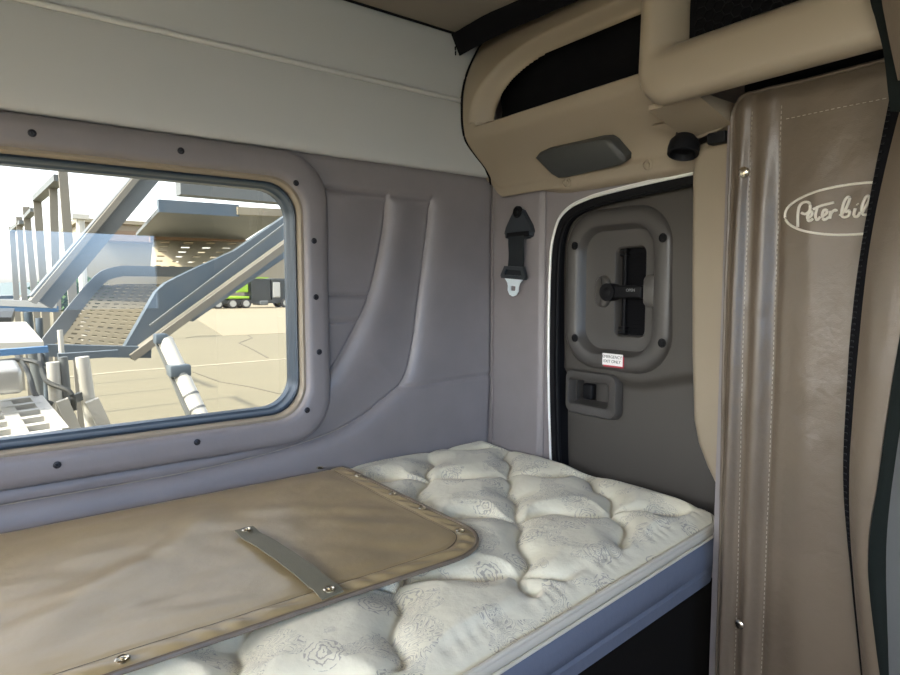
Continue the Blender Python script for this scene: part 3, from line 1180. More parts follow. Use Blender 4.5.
bm = NB()
NY = 340
Y0, Y1 = 0.886, 1.700
rows = []
for i in range(NY + 1):
    y = mix(Y1, Y0, i / NY)
    pr = spline([(x, 0, z) for x, z in cab_profile(y)], 16)
    row = []
    for p in pr:
        x = p.x
        s = in_open(y, p.z)
        x += 0.050 * sstep(-0.040, 0.004, in_open(y, p.z, 7.0))
        row.append((x, y, p.z, s))
    rows.append(row)
vs = [[bm.verts.new(p[:3]) for p in row] for row in rows]
for i in range(NY):
    for j in range(len(vs[0]) - 1):
        if rows[i][j][1] < 0.885 and rows[i][j][2] < 1.50:
            continue
        if rows[i][j][1] < 0.905 and rows[i][j][2] > 1.535:
            continue
        if all(q[3] > 0.004 for q in (rows[i][j], rows[i + 1][j], rows[i + 1][j + 1], rows[i][j + 1])):
            continue
        bm.faces.new((vs[i][j], vs[i + 1][j], vs[i + 1][j + 1], vs[i][j + 1]))
loose_clean(bm)
obj('shell', bm, 'tan', cab, angle=70)
bm = NB()
box(bm, (1.462, 0.905, 1.60), (1.472, 1.62, 1.90))
box(bm, (1.38, 0.905, 1.600), (1.47, 1.62, 1.612))
obj('inside_lining', bm, 'blackcloth', cab, smooth=False)
bm = NB()
grid(bm, 80, 20, lambda u, v: (1.432 + 0.012 * noise.noise(Vector((u * 9, v * 4, 2))), mix(1.60, 0.905, u), mix(1.615, 1.88, v)))
obj('netting', bm, 'blackcloth', cab)
# welt between cabinet and headliner
bm = NB()
tube(bm, [(x - 0.002, 1.668, z) for x, z in [(p.x, p.z) for p in spline([(x, 0, z) for x, z in cab_profile(1.668)], 5)]], .004, 8)
obj('welt', bm, 'blackcloth', cab)


SN = Vector((-0.88, 0, -0.47)).normalized()
# screw caps on the lower lip
bm = NB()
lathe(bm, (0, 0, 0), (-0.97, 0, -0.2), [(0.016, -0.006), (0.016, 0.002), (0.012, 0.004), (0.011, 0.0), (0.008, 0.0), (0.007, 0.003), (0.002, 0.004)], 18)
c0 = None
for p in [(1.448, 1.314, 1.438), (1.448, 1.027, 1.447)]:
    if c0 is None:
        c0 = obj('screw_cap', bm, 'tan')
        c0.location = p
        adopt(c0, cab)
    else:
        copy_at(c0, p, cab)

# courtesy lamp on the underside
lamp = empty('courtesy_lamp', (1.41, 1.22, 1.50), 'dark grey lamp lens set in the underside of the long overhead cabinet', 'lamp')
corn = [(1.414, 1.409, 1.527), (1.406, 1.384, 1.537), (1.4, 1.341, 1.541), (1.388, 1.141, 1.531), (1.389, 1.111, 1.526), (1.395, 1.096, 1.513), (1.42, 1.074, 1.475), (1.426, 1.078, 1.463), (1.43, 1.101, 1.459), (1.443, 1.298, 1.456), (1.443, 1.339, 1.459), (1.438, 1.363, 1.474)]
bm = NB()
cc = sum((Vector(c) for c in corn), Vector()) / len(corn)
l0 = [Vector(c) + Vector((.02, 0, .012)) for c in corn]
l1 = [Vector(c) + SN * 0.006 for c in corn]
l2 = [cc + (Vector(c) - cc) * 0.96 + SN * 0.012 for c in corn]
l3 = [cc + (Vector(c) - cc) * 0.86 + SN * 0.015 for c in corn]
loft(bm, [l0, l1, l2, l3], True, True)
obj('lens', bm, 'lens', lamp)

# reading lamp hanging under the cabinet, by the post
rl = empty('reading_lamp', (1.38, 0.876, 1.487), 'small black swivel reading lamp under the overhead cabinet beside the padded post', 'lamp')
bm = NB()
c = Vector((1.39, 0.886, 1.507))
q = [Vector(p) for p in ((1.385, 0.973, 1.529), (1.375, 0.861, 1.523), (1.385, 0.78, 1.485), (1.4, 0.849, 1.478))]
loft(bm, [[p + Vector((.012, 0, .008)) for p in q], [p + SN * .002 for p in q]], True, True)
obj('base_plate', bm, 'tan', rl)
bm = NB()
t0, t1 = Vector((1.392, 0.881, 1.502)), Vector((1.375, 0.877, 1.446))
lathe(bm, t0, (t1 - t0), [(0.020, -0.004), (0.024, 0.02), (0.034, 0.032), (0.037, 0.05), (0.036, 0.064), (0.031, 0.066), (0.026, 0.05)], 24)
obj('lamp_head', bm, 'black', rl)

# nearer cabinet
cab2 = empty('overhead_cabinet', (1.35, 0.55, 1.49), 'tan moulded overhead cabinet with black honeycomb net above the curtain', 'overhead cabinet')
bm = NB()
XF = 1.20


def b2(y0, y1, z0, z1, r, x):
    return [(x + (v - 1.5) * 0.04, u, v) for u, v in rr(y0, y1, z0, z1, r, 10)]


BY0, BY1, BZ0 = 0.10, 0.900, 1.521
loops = [b2(BY0, BY1 - .002, BZ0 + .045, 2.0, (.02, .08, .03, .02), 1.325), b2(BY0, BY1, BZ0 + .028, 2.0, (.02, .080, .03, .02), 1.28), b2(BY0, BY1, BZ0, 2.0, (.02, .08, .03, .02), 1.235), b2(BY0 + .003, BY1 - .003, BZ0 + .003, 1.997, (.02, .08, .03, .02), 1.220),
         b2(BY0 + .011, BY1 - .011, BZ0 + .011, 1.99, (.02, .075, .03, .02), 1.206), b2(BY0 + .024, BY1 - .024, BZ0 + .024, 1.98, (.02, .065, .03, .02), 1.200),
         b2(.185, .862, 1.612, 1.965, (.03, .03, .03, .03), 1.200), b2(.190, .856, 1.622, 1.960, (.028, .028, .03, .03), 1.203), b2(.196, .842, 1.638, 1.955, (.02, .02, .03, .03), 1.216),
         b2(.200, .818, 1.654, 1.950, (.006, .006, .03, .03), 1.242), b2(.200, .816, 1.655, 1.950, (.006, .006, .03, .03), 1.30)]
loft(bm, loops)
obj('shell', bm, 'tan', cab2, angle=60)
bm = NB()
loft(bm, [[(1.245, y, 1.524), (1.40, y, 1.482), (1.40, y, 1.535), (1.245, y, 1.535)] for y in (.757, .885)], True, True)
obj('filler_block', bm, 'tan', cab2)
bm = NB()
box(bm, (1.292, .19, 1.62), (1.300, .84, 1.96))
obj('inside_lining', bm, 'blackcloth', cab2, smooth=False)
# honeycomb net
bm = NB()
s = 0.0135
for i in range(-2, 32):
    for j in range(-2, 18):
        cy_ = 0.21 + i * s * 1.5
        cz_ = 1.640 + (j + (0.5 if i % 2 else 0)) * s * math.sqrt(3)
        if not (0.205 < cy_ < 0.796 and 1.645 < cz_ < 1.94):
            continue
        for k in range(3):
            a0, a1 = PI / 3 * k, PI / 3 * (k + 1)
            pa = (1.262 + 0.04 * (cz_ - 1.5), cy_ + s * math.cos(a0), cz_ + s * math.sin(a0))
            pb = (1.262 + 0.04 * (cz_ - 1.5), cy_ + s * math.cos(a1), cz_ + s * math.sin(a1))
            sweep(bm, [pa, pb], rectp(.0022, .0022), caps=False)
obj('netting', bm, 'black', cab2, smooth=False)

# black strip along the ceiling edge
bm = NB()
pth = [Vector((1.267, 1.655, 1.909)), Vector((1.345, 1.509, 1.955)), Vector((1.37, 1.307, 1.959)), Vector((1.375, 0.9, 1.945))]
st0 = spline([(1.3, 1.676, 1.92), (1.32, 1.481, 1.937), (1.335, 1.286, 1.939), (1.34, 0.95, 1.935)], 8)
sweep(bm, st0, [(-.003, -.035), (.003, -.035), (.004, .035), (-.002, .035)], up=Vector((-.5, 0, 1)))
for v in bm.verts:
    v.co += Vector((0, 0, 0.002 * noise.noise(v.co * 60)))
# frayed end
e = st0[0]
for k, (dz, ln) in enumerate(((0.026, .012), (0.010, .004), (-0.010, .016), (-0.026, .008))):
    dirv = (st0[0] - st0[1]).normalized()
    box(bm, e + Vector((-.002, 0, dz - .007)), e + Vector((.002, 0.001, dz + .007)) + dirv * ln)
bs = obj('hook_tape_strip', bm, 'blackcloth')
tag(bs, 'black fabric strip with frayed end along the ceiling above the long cabinet', 'fabric strip')

# ================================================================== CURTAINS
cur = empty('sleeper_curtain', (1.36, 0.6, 0.05), 'taupe vinyl sleeper curtain with an embroidered oval emblem', 'curtain')


def curt_x(y, z):
    k = sstep(1.55, 1.2, z)
    x = 1.362
    x -= 0.024 * math.exp(-((y - 0.718) / 0.015) ** 2) * (0.5 + 0.5 * k)
    x -= 0.016 * math.exp(-((y - 0.668) / 0.018) ** 2) * (0.3 + 0.7 * k)
    x += 0.010 * math.exp(-((y - 0.640) / 0.014) ** 2) * k
    x -= 0.012 * k * math.exp(-((y - 0.545 - 0.02 * z) / 0.045) ** 2)
    x += 0.0030 * noise.noise(Vector((y * 9, z * 3.2, 7))) + 0.0016 * noise.noise(Vector((y * 30, z * 18, 3)))
    x -= 0.002 * sstep(.703, .699, y) * sstep(.60, .64, y)
    return x


def curt(u, v):
    y = mix(0.749, 0.33, u)
    z = mix(0.06, 1.540, v)
    y, z = round_uv(y, z, 0.33, 0.749, 0.06, 1.540, (.001, .001, .045, .001))
    y -= 0.013 * sstep(1.1, 0.3, z) * sstep(.60, .757, y)
    return (curt_x(y, z), y, z)


bm = NB()
grid(bm, 144, 220, curt)
r = bmesh.ops.extrude_face_region(bm, geom=bm.faces[:])
bmesh.ops.translate(bm, verts=[v for v in r['geom'] if isinstance(v, bmesh.types.BMVert)], vec=(0.003, 0, 0))
obj('cloth', bm, 'curtain', cur, angle=70)
bm = NB()
edge = [curt(0, i / 200) for i in range(201)] + [curt(i / 100, 1) for i in range(1, 101)]
tube(bm, edge, .0042, 8)
obj('edge_piping', bm, 'curtain', cur)
for yl in (0.700, 0.640):
    bm = NB()
    n = 130
    for i in range(n):
        z0 = 0.10 + i * 0.0108
        if z0 > 1.52:
            break
        p0 = (curt_x(yl, z0) - .0012, yl - 0.013 * sstep(1.1, .3, z0) * sstep(.60, .757, yl), z0)
        p1 = (curt_x(yl, z0 + .006) - .0012, yl - 0.013 * sstep(1.1, .3, z0) * sstep(.60, .757, yl), z0 + .006)
        sweep(bm, [p0, p1], circ(.0008, 5))
    obj('stitching', bm, 'stitch', cur)
bm = NB()
for i in range(18):
    y0 = 0.63 - i * 0.0108
    sweep(bm, [(curt_x(y0, 1.470) - .0012, y0, 1.470), (curt_x(y0 - .006, 1.470) - .0012, y0 - .006, 1.470)], circ(.0008, 5), up=Vector((1, 0, 0)))
obj('stitching', bm, 'stitch', cur)
bm = NB()
lathe(bm, (0, 0, 0), (-1, 0, 0), [(0.0125, -0.002), (0.0125, 0.002), (0.010, 0.005), (0.005, 0.0068), (0.0005, 0.0072)], 18)
s0 = None
for y, z in [(0.71, 1.371), (0.681, 0.353)]:
    loc = (curt_x(y, z) - .001, y, z)
    if s0 is None:
        s0 = obj('snap_button', bm, 'snap')
        s0.location = loc
        adopt(s0, cur)
    else:
        copy_at(s0, loc, cur)
bm = NB()
box(bm, (1.385, 0.10, 1.44), (1.475, 0.735, 1.62))
obj('shade_block', bm, 'blackcloth', cur, smooth=False)  # black box stands in for the shadow in the gap above the curtain
# embroidered oval and script
em = NB()


def onc(p):
    y, z = p[0], p[1]
    return (curt_x(y, z) - 0.0022, y, z)


oval = [(0.492 + 0.131 * math.cos(2 * PI * i / 64), 1.2705 + 0.0485 * math.sin(2 * PI * i / 64)) for i in range(64)]
tube(em, [onc(p) for p in oval], .0026, 6, closed=True)
strokes = [
    [(0.594, 1.244), (0.595, 1.269), (0.592, 1.287), (0.583, 1.293), (0.573, 1.29), (0.571, 1.276), (0.579, 1.269), (0.588, 1.272)],
    [(0.576, 1.259), (0.568, 1.264), (0.566, 1.271), (0.571, 1.272), (0.575, 1.263), (0.571, 1.254), (0.564, 1.258)],
    [(0.557, 1.282), (0.56, 1.265), (0.557, 1.255), (0.551, 1.261)],
    [(0.565, 1.277), (0.549, 1.283), (0.529, 1.287)],
    [(0.547, 1.262), (0.541, 1.267), (0.541, 1.273), (0.546, 1.273), (0.548, 1.263), (0.544, 1.254), (0.537, 1.259)],
    [(0.534, 1.271), (0.535, 1.256), (0.534, 1.263), (0.531, 1.269), (0.526, 1.272), (0.524, 1.269)],
    [(0.518, 1.26), (0.509, 1.272), (0.503, 1.291), (0.507, 1.295), (0.512, 1.286), (0.515, 1.267), (0.512, 1.257), (0.503, 1.259), (0.502, 1.268), (0.509, 1.267)],
    [(0.492, 1.272), (0.494, 1.259), (0.488, 1.256), (0.483, 1.264)],
    [(0.489, 1.28), (0.488, 1.279)],
    [(0.48, 1.263), (0.47, 1.284), (0.471, 1.293), (0.476, 1.29), (0.481, 1.273), (0.479, 1.26), (0.472, 1.258)],
    [(0.448, 1.292), (0.454, 1.262), (0.447, 1.256), (0.440, 1.262)], [(0.458, 1.283), (0.436, 1.286)],
]
for sk in strokes:
    sp = spline([(p[0], p[1], 0) for p in sk], 6)
    tube(em, [onc(p) for p in sp], .0028, 6)
obj('emblem', em, 'thread', cur)

# folded-back leading edge with the zip
flap = empty('curtain_edge', (1.32, 0.44, 0.3), 'folded leading edge of the near curtain with a black zip and hook tape', 'curtain')


def ruled(levels, nu, bulge, thick=0.003):
    bm = NB()
    Ls = spline([l for l, r in levels], 8)
    Rs = spline([r for l, r in levels], 8)
    vs = []
    for l, r in zip(Ls, Rs):
        row = []
        for i in range(nu + 1):
            t = i / nu
            p = l.lerp(r, t)
            p.x -= bulge * math.sin(PI * t)
            p.x += 0.0015 * noise.noise(Vector((p.y * 40, p.z * 14, 9)))
            row.append(bm.verts.new(p))
        vs.append(row)
    for a, b in zip(vs, vs[1:]):
        for i in range(nu):
            bm.faces.new((a[i], a[i + 1], b[i + 1], b[i]))
    r = bmesh.ops.extrude_face_region(bm, geom=bm.faces[:])
    bmesh.ops.translate(bm, verts=[v for v in r['geom'] if isinstance(v, bmesh.types.BMVert)], vec=(thick, 0, 0))
    return bm


bm = ruled([((1.325, 0.416, 1.443), (1.305, 0.36, 1.427)), ((1.325, 0.441, 1.298), (1.305, 0.36, 1.286)), ((1.325, 0.455, 1.171), (1.305, 0.371, 1.167)), ((1.325, 0.462, 1.04), (1.305, 0.39, 1.044)),
            ((1.325, 0.466, 0.905), (1.305, 0.403, 0.916)), ((1.325, 0.467, 0.748), (1.305, 0.413, 0.766)), ((1.325, 0.455, 0.593), (1.305, 0.422, 0.61)), ((1.325, 0.423, 0.345), (1.305, 0.385, 0.374))], 10, .008)
obj('cloth', bm, 'curtain', flap)
bm = ruled([((1.335, 0.438, 1.459), (1.327, 0.415, 1.452)), ((1.335, 0.459, 1.301), (1.327, 0.44, 1.298)), ((1.335, 0.473, 1.172), (1.327, 0.454, 1.171)), ((1.335, 0.481, 1.038), (1.327, 0.461, 1.04)),
            ((1.335, 0.483, 0.901), (1.327, 0.465, 0.905)), ((1.335, 0.481, 0.743), (1.327, 0.466, 0.748)), ((1.335, 0.463, 0.587), (1.327, 0.454, 0.593)), ((1.335, 0.429, 0.337), (1.327, 0.422, 0.345))], 3, 0)
zp = obj('zip', bm, 'blackcloth', flap)
bm = NB()
zl = spline([(1.33, 0.434, 1.448), (1.33, 0.454, 1.3), (1.33, 0.468, 1.171), (1.33, 0.475, 1.039), (1.33, 0.478, 0.903), (1.33, 0.476, 0.745), (1.33, 0.461, 0.619)], 24)
for k, p in enumerate(zl):
    if k % 2 == 0:
        box(bm, p - Vector((.002, .0026, .0014)), p + Vector((.002, .0026, .0014)))
obj('zip_teeth', bm, 'black', zp, smooth=False)
bm = ruled([((1.3, 0.389, 1.053), (1.296, 0.368, 1.055)), ((1.3, 0.4, 0.917), (1.296, 0.377, 0.921)), ((1.3, 0.411, 0.767), (1.296, 0.387, 0.774)), ((1.3, 0.42, 0.612), (1.296, 0.39, 0.624)), ((1.3, 0.402, 0.465), (1.296, 0.38, 0.476)), ((1.3, 0.382, 0.358), (1.296, 0.369, 0.367))], 6, .002, .004)
obj('hook_tape', bm, 'velcro', flap)
bm = ruled([((1.298, 0.368, 0.958), (1.26, 0.305, 0.969)), ((1.298, 0.381, 0.866), (1.26, 0.314, 0.884)), ((1.298, 0.391, 0.754), (1.26, 0.316, 0.782)), ((1.298, 0.393, 0.623), (1.26, 0.317, 0.66)), ((1.298, 0.375, 0.362), (1.26, 0.291, 0.425))], 8, .006)
obj('lining', bm, 'curtainback', flap)

hdr = empty('curtain_header', (1.2, 0.36, 1.5), 'stitched taupe curtain header strap with dark green hook tape at top right', 'curtain header')
bm = ruled([((1.15, 0.423, 1.776), (1.13, 0.366, 1.739)), ((1.14, 0.394, 1.584), (1.12, 0.342, 1.559)), ((1.14, 0.385, 1.533), (1.12, 0.334, 1.511)), ((1.14, 0.375, 1.485), (1.12, 0.325, 1.466)), ((1.14, 0.364, 1.437), (1.12, 0.317, 1.421))], 6, .003)
obj('strap', bm, 'curtain', hdr)
bm = NB()
for k in range(16):
    a = Vector((1.135, 0.38, 1.571)).lerp(Vector((1.135, 0.356, 1.449)), k / 16)
    b = Vector((1.135, 0.38, 1.571)).lerp(Vector((1.135, 0.356, 1.449)), (k + .55) / 16)
    sweep(bm, [a, b], circ(.0008, 5))
obj('stitching', bm, 'stitch', hdr)
bm = ruled([((1.17, 0.448, 1.796), (1.16, 0.424, 1.78)), ((1.16, 0.418, 1.598), (1.15, 0.395, 1.587)), ((1.16, 0.405, 1.544), (1.15, 0.386, 1.535)), ((1.16, 0.393, 1.494), (1.15, 0.376, 1.487)), ((1.16, 0.383, 1.43), (1.15, 0.348, 1.42)), ((1.16, 0.378, 1.396), (1.15, 0.346, 1.387))], 5, .001)
obj('hook_tape', bm, 'velcro', hdr)

# ================================================================== OUTSIDE, SEEN THROUGH THE REAR WINDOW
bm = NB()
box(bm, (-120, -60, -1.5), (260, 260, -1.2))
o = struct('ground', bm, 'asphalt', smooth=False)


def flat(name, pts, z, m, parent):
    bm = NB()
    lo = [bm.verts.new((p[0], p[1], z - .02)) for p in pts]
    hi = [bm.verts.new((p[0], p[1], z)) for p in pts]
    bm.faces.new(hi)
    bm.faces.new(lo[::-1])
    for i in range(len(pts)):
        k = (i + 1) % len(pts)
        bm.faces.new((lo[i], lo[k], hi[k], hi[i]))
    return obj(name, bm, m, parent, smooth=False)


GZ = -1.2
flat('concrete_apron', [(13.606, 51.776, -1.2), (9.343, 30.402, -1.2), (15.424, 30.059, -1.2), (63.462, 99.052, -1.2), (25.999, 92.432, -1.2)], GZ + .012, 'concrete', o)


def gline(name, pts, w, m, z):
    bm = NB()
    sweep(bm, [(p[0], p[1], z) for p in pts], rectp(w, .012), up=Vector((0, 0, 1)))
    return obj(name, bm, m, o, smooth=False)


gline('pale_joint', [(1.593, 18.748, -1.2), (3.296, 19.14, -1.2), (5.171, 19.099, -1.2), (8.404, 19.264, -1.2), (10.753, 19.443, -1.2)], .20, 'line', GZ + .006)
gline('tar_crack', [(10.869, 31.732, -1.2), (10.032, 28.358, -1.2), (8.679, 26.113, -1.2), (8.209, 23.235, -1.2), (7.563, 19.913, -1.2)], .06, 'crack', GZ + .004)
gline('tar_crack', [(4.64, 17.846, -1.2), (4.665, 15.527, -1.2), (4.984, 14.308, -1.2), (5.17, 12.954, -1.2)], .05, 'crack', GZ + .004)
gline('tar_crack', [(7.605, 30.24, -1.2), (8.462, 31.086, -1.2), (9.52, 30.662, -1.2)], .07, 'crack', GZ + .004)

car = empty('car_carrier', (0.6, 4.4, -1.2), 'grey-blue steel car carrier with perforated loading ramps close behind the window', 'car carrier')


def perforated(name, c00, c10, c11, c01, nu, nv, m, parent, fu=0.5, fv=0.42):
    """slotted sheet between four corners; every slot is a real hole"""
    c00, c10, c11, c01 = map(Vector, (c00, c10, c11, c01))
    bm = NB()

    def at(u, v):
        return c00.lerp(c10, u).lerp(c01.lerp(c11, u), v)
    for i in range(nu):
        for j in range(nv):
            o_ = 0.0
            u0, u1, v0, v1 = i / nu, (i + 1) / nu, j / nv, (j + 1) / nv
            a, b = u0 + (u1 - u0) * (.5 - fu / 2), u0 + (u1 - u0) * (.5 + fu / 2)
            c, d = v0 + (v1 - v0) * (.5 - fv / 2), v0 + (v1 - v0) * (.5 + fv / 2)
            O = [bm.verts.new(at(*q)) for q in ((u0, v0), (u1, v0), (u1, v1), (u0, v1))]
            I = [bm.verts.new(at(*q)) for q in ((a, c), (b, c), (b, d), (a, d))]
            for k in range(4):
                bm.faces.new((O[k], O[(k + 1) % 4], I[(k + 1) % 4], I[k]))
    bmesh.ops.remove_doubles(bm, verts=bm.verts[:], dist=1e-5)
    r = bmesh.ops.extrude_face_region(bm, geom=bm.faces[:])
    nrm = (c10 - c00).cross(c01 - c00).normalized()
    if nrm.y < 0:
        nrm = -nrm
    bmesh.ops.translate(bm, verts=[v for v in r['geom'] if isinstance(v, bmesh.types.BMVert)], vec=nrm * 0.006)
    return obj(name, bm, m, parent, smooth=False)


def slab(name, cs, th, m, parent):
    bm = NB()
    cs = [Vector(c) for c in cs]
    loft(bm, [cs, [c + Vector((0, 0, th)) for c in cs]], True, True)
    return obj(name, bm, m, parent, smooth=False)


def bar(name, a, b, h, t, m, parent, extra=None):
    bm = NB()
    sweep(bm, [a, b], rectp(h, t), fixed=Vector((0, 1, 0)))
    return obj(name, bm, m, parent, smooth=False)


perforated('loading_ramp', (0.327, 4.4, 0.791), (0.711, 4.4, 0.713), (1.217, 5.6, 1.152), (0.77, 5.6, 1.151), 7, 17, 'ramp', car, .55, .36)
bm = NB()
sweep(bm, spline([(0.307, 4.35, 0.772), (0.405, 4.6, 0.868), (0.577, 5.1, 1.02), (0.729, 5.5, 1.15), (0.814, 5.55, 1.221), (0.937, 5.6, 1.256)], 6) + [Vector((1.509, 5.6, 1.256))], rectp(.085, .05), fixed=Vector((0, 1, 0)))
obj('ramp_flange', bm, 'steelgrey', car, angle=50)
perforated('loading_ramp', (1.164, 5.7, 1.236), (1.501, 5.7, 1.223), (2.263, 6.5, 1.597), (1.366, 6.5, 1.577), 4, 7, 'bouncesteel', car, .40, .30)
slab('upper_deck', [(1.018, 4.6, 1.648), (1.892, 4.6, 1.668), (2.288, 6.6, 1.625), (1.238, 6.6, 1.616)], .03, 'steelgrey', car)
bar('deck_lip', (1.002, 4.58, 1.672), (1.542, 4.58, 1.678), .085, .05, 'steelblue', car)
bar('deck_lip', (1.524, 4.57, 1.676), (2.018, 4.57, 1.689), .055, .07, 'steeltan', car)
bar('deck_rear_edge', (1.36, 6.6, 1.593), (2.308, 6.6, 1.595), .06, .05, 'rust', car)
bm = NB()
web = [Vector(p) for p in ((0.69, 4.35, 0.686), (0.92, 4.35, 1.093), (0.982, 4.35, 1.152), (1.147, 4.35, 1.239), (1.443, 4.35, 1.381), (2.002, 4.35, 1.777), (1.999, 4.35, 1.615), (0.764, 4.35, 0.675))]
loft(bm, [web, [p + Vector((0, .09, 0)) for p in web]], True, True)
obj('main_beam', bm, 'steelblue', car, smooth=False)
bar('beam_flange', (0.744, 4.3, 0.687), (1.975, 4.3, 1.573), .045, .16, 'gantry', car)
bar('beam_rib', (0.86, 4.27, 0.879), (1.885, 4.27, 1.659), .015, .03, 'steelgrey', car)
bar('side_beam', (1.328, 5.2, 0.888), (2.291, 5.2, 1.54), .09, .08, 'steelblue', car)
slab('blue_step', [(1.229, 5.1, 0.887), (1.332, 5.1, 0.876), (1.722, 5.6, 1.012), (1.577, 5.6, 1.023)], .05, 'brightblue', car)
bm = NB()
a, b = Vector((0.867, 3.5, 1.648)), Vector((1.742, 3.5, 1.648))
sweep(bm, [a, a.lerp(b, .02), b], rectp(.085, .10), fixed=Vector((0, 1, 0)))
obj('top_bar', bm, 'steelgrey', car, smooth=False)
bar('diagonal_brace', (0.36, 5.4, 1.018), (1.209, 5.4, 2.134), .155, .26, 'steelgrey', car)
bar('brace_flange', (0.309, 5.36, 1.02), (1.127, 5.36, 2.118), .04, .34, 'gantry', car)
bar('ramp_front_edge', (0.274, 4.3, 0.76), (0.86, 4.3, 0.711), .07, .08, 'steelblue', car)
# hydraulic ram
a, b = Vector((0.886, 4, 0.807)), Vector((1.019, 3.7, 0.323))
bm = NB()
cyl(bm, a, b, .044, .044, 20)
ram = obj('hydraulic_ram', bm, 'whitepaint', car)
for t in (.44, .66, .82):
    bm = NB()
    p = a.lerp(b, t)
    d = (b - a).normalized()
    cyl(bm, p - d * .006, p + d * .006, .046, .046, 20)
    obj('band', bm, 'steelgrey', ram)
bm = NB()
p = a.lerp(b, .36)
box(bm, p - Vector((.062, .06, .035)), p + Vector((.055, .05, .035)), .01)
obj('clamp', bm, 'steelblue', ram)
bm = NB()
cyl(bm, a - Vector((.01, .0, -.02)), a + (b - a) * .10, .03, .03, 12)
box(bm, a - Vector((.06, .04, .02)), a + Vector((.01, .04, .04)), .01)
obj('bracket', bm, 'steelblue', ram)
bar('ram_rail', (0.868, 4.05, 0.792), (0.987, 3.75, 0.301), .055, .05, 'steelgrey', car)
for pts in ([(0.136, 3.8, 0.798), (0.176, 3.6, 0.715), (0.192, 3.4, 0.624), (0.252, 3.4, 0.58)], [(0.235, 3.7, 0.79), (0.24, 3.5, 0.682), (0.326, 3.4, 0.629), (0.339, 3.4, 0.541)], [(0.071, 3.7, 0.762), (0.167, 3.7, 0.765), (0.242, 3.6, 0.739), (0.288, 3.5, 0.659)]):
    bm = NB()
    tube(bm, spline(pts, 6), .012, 8)
    obj('hose', bm, 'truckblack', car)
# chassis pieces low on the left
bar('blue_rail', (-0.148, 3.6, 0.81), (0.262, 3.6, 0.822), .03, .05, 'brightblue', car)
bar('lower_rail', (0.31, 3.7, 0.77), (0.583, 3.7, 0.773), .035, .05, 'steelblue', car)
bar('upper_rail', (-0.232, 6.2, 1.028), (0.525, 6.2, 0.976), .05, .12, 'whitepaint', car)
bar('upper_rail', (-0.235, 6.2, 0.974), (0.538, 6.2, 0.942), .05, .10, 'brightblue', car)
slab('deck_plate', [(-0.211, 4.2, 0.798), (0.287, 4.2, 0.785), (0.258, 5.2, 0.857), (-0.254, 5.2, 0.863)], .03, 'whitepaint', car)
slab('wheel_trough', [(-0.207, 5.3, 0.87), (0.182, 5.3, 0.855), (0.221, 5.8, 0.906), (-0.223, 5.8, 0.918)], .06, 'truckblack', car)
for (a, b, r, m) in (((0.272, 3.5, 0.766), (0.276, 3.5, 0.572), 0.029, 'whitepaint'),
                     ((0.26, 3.7, 0.799), (0.254, 3.7, 0.555), 0.014, 'steelblue'),
                     ((0.314, 3.5, 0.788), (0.324, 3.5, 0.537), 0.020, 'steelgrey'),
                     ((0.405, 3.6, 0.773), (0.437, 3.6, 0.384), 0.032, 'whitepaint'),
                     ((0.351, 4, 0.89), (0.36, 4, 0.444), 0.014, 'whitepaint'),
                     ((0.316, 4.9, 0.922), (0.317, 4.9, 0.696), 0.021, 'steelblue'),
                     ((0.289, 5.5, 0.944), (0.295, 5.5, 0.811), 0.028, 'steelblue'),
                     ((0.217, 3.9, 0.785), (0.245, 3.9, 0.517), 0.025, 'steelgrey')):
    bm = NB()
    cyl(bm, a, b, r, r, 14)
    obj('upright', bm, m, car)
bar('strut', (0.292, 3.4, 0.595), (0.342, 3.4, 0.435), .05, .04, 'whitepaint', car)
bar('strut', (0.427, 3.5, 0.565), (0.482, 3.5, 0.406), .06, .04, 'whitepaint', car)
bar('strut', (0.326, 3.6, 0.552), (0.414, 3.6, 0.583), .04, .04, 'steelgrey', car)
bm = NB()
a, b = Vector((-0.075, 3.1, 0.683)), Vector((0.132, 3.1, 0.79))
box(bm, (a.x, 3.1, a.z), (b.x, 3.5, b.z), .02, 3)
obj('tank_box', bm, 'alu', car)
bm = NB()
la, lb, lc, ld = Vector((-0.05, 3.4, 0.597)), Vector((0.191, 3.4, 0.611)), Vector((0.235, 2.8, 0.562)), Vector((-0.019, 2.8, 0.551))
for k in range(6):
    t = k / 5
    sweep(bm, [la.lerp(ld, t), lb.lerp(lc, t)], rectp(.05, .03))
sweep(bm, [la, ld], rectp(.05, .03))
sweep(bm, [la.lerp(lb, .5), ld.lerp(lc, .5)], rectp(.05, .03))
sweep(bm, [lb, lc], rectp(.05, .03))
obj('walkway_frame', bm, 'whitepaint', car, smooth=False)
slab('walkway_panel', [la - Vector((0, 0, .06)), lb - Vector((0, 0, .06)), lc - Vector((0, 0, .06)), ld - Vector((0, 0, .06))], .01, 'steelblue', car)


def posts(label, spec, beams, base):
    r_ = empty('steel_gantry', base, label, 'gantry')
    for (a, b, w) in spec:
        a, b = Vector(a), Vector(b)
        b = a + (b - a) * ((a.z - GZ) / (a.z - b.z))
        bm = NB()
        sweep(bm, [a, b], rectp(w, w * .8), fixed=Vector((0, 1, 0)))
        obj('post', bm, 'gantry', r_, smooth=False)
    for (a, b, w) in beams:
        bm = NB()
        sweep(bm, [a, b], rectp(w, w * .6), up=Vector((0, 0, 1)))
        obj('crossbeam', bm, 'steelgrey', r_, smooth=False)
    return r_


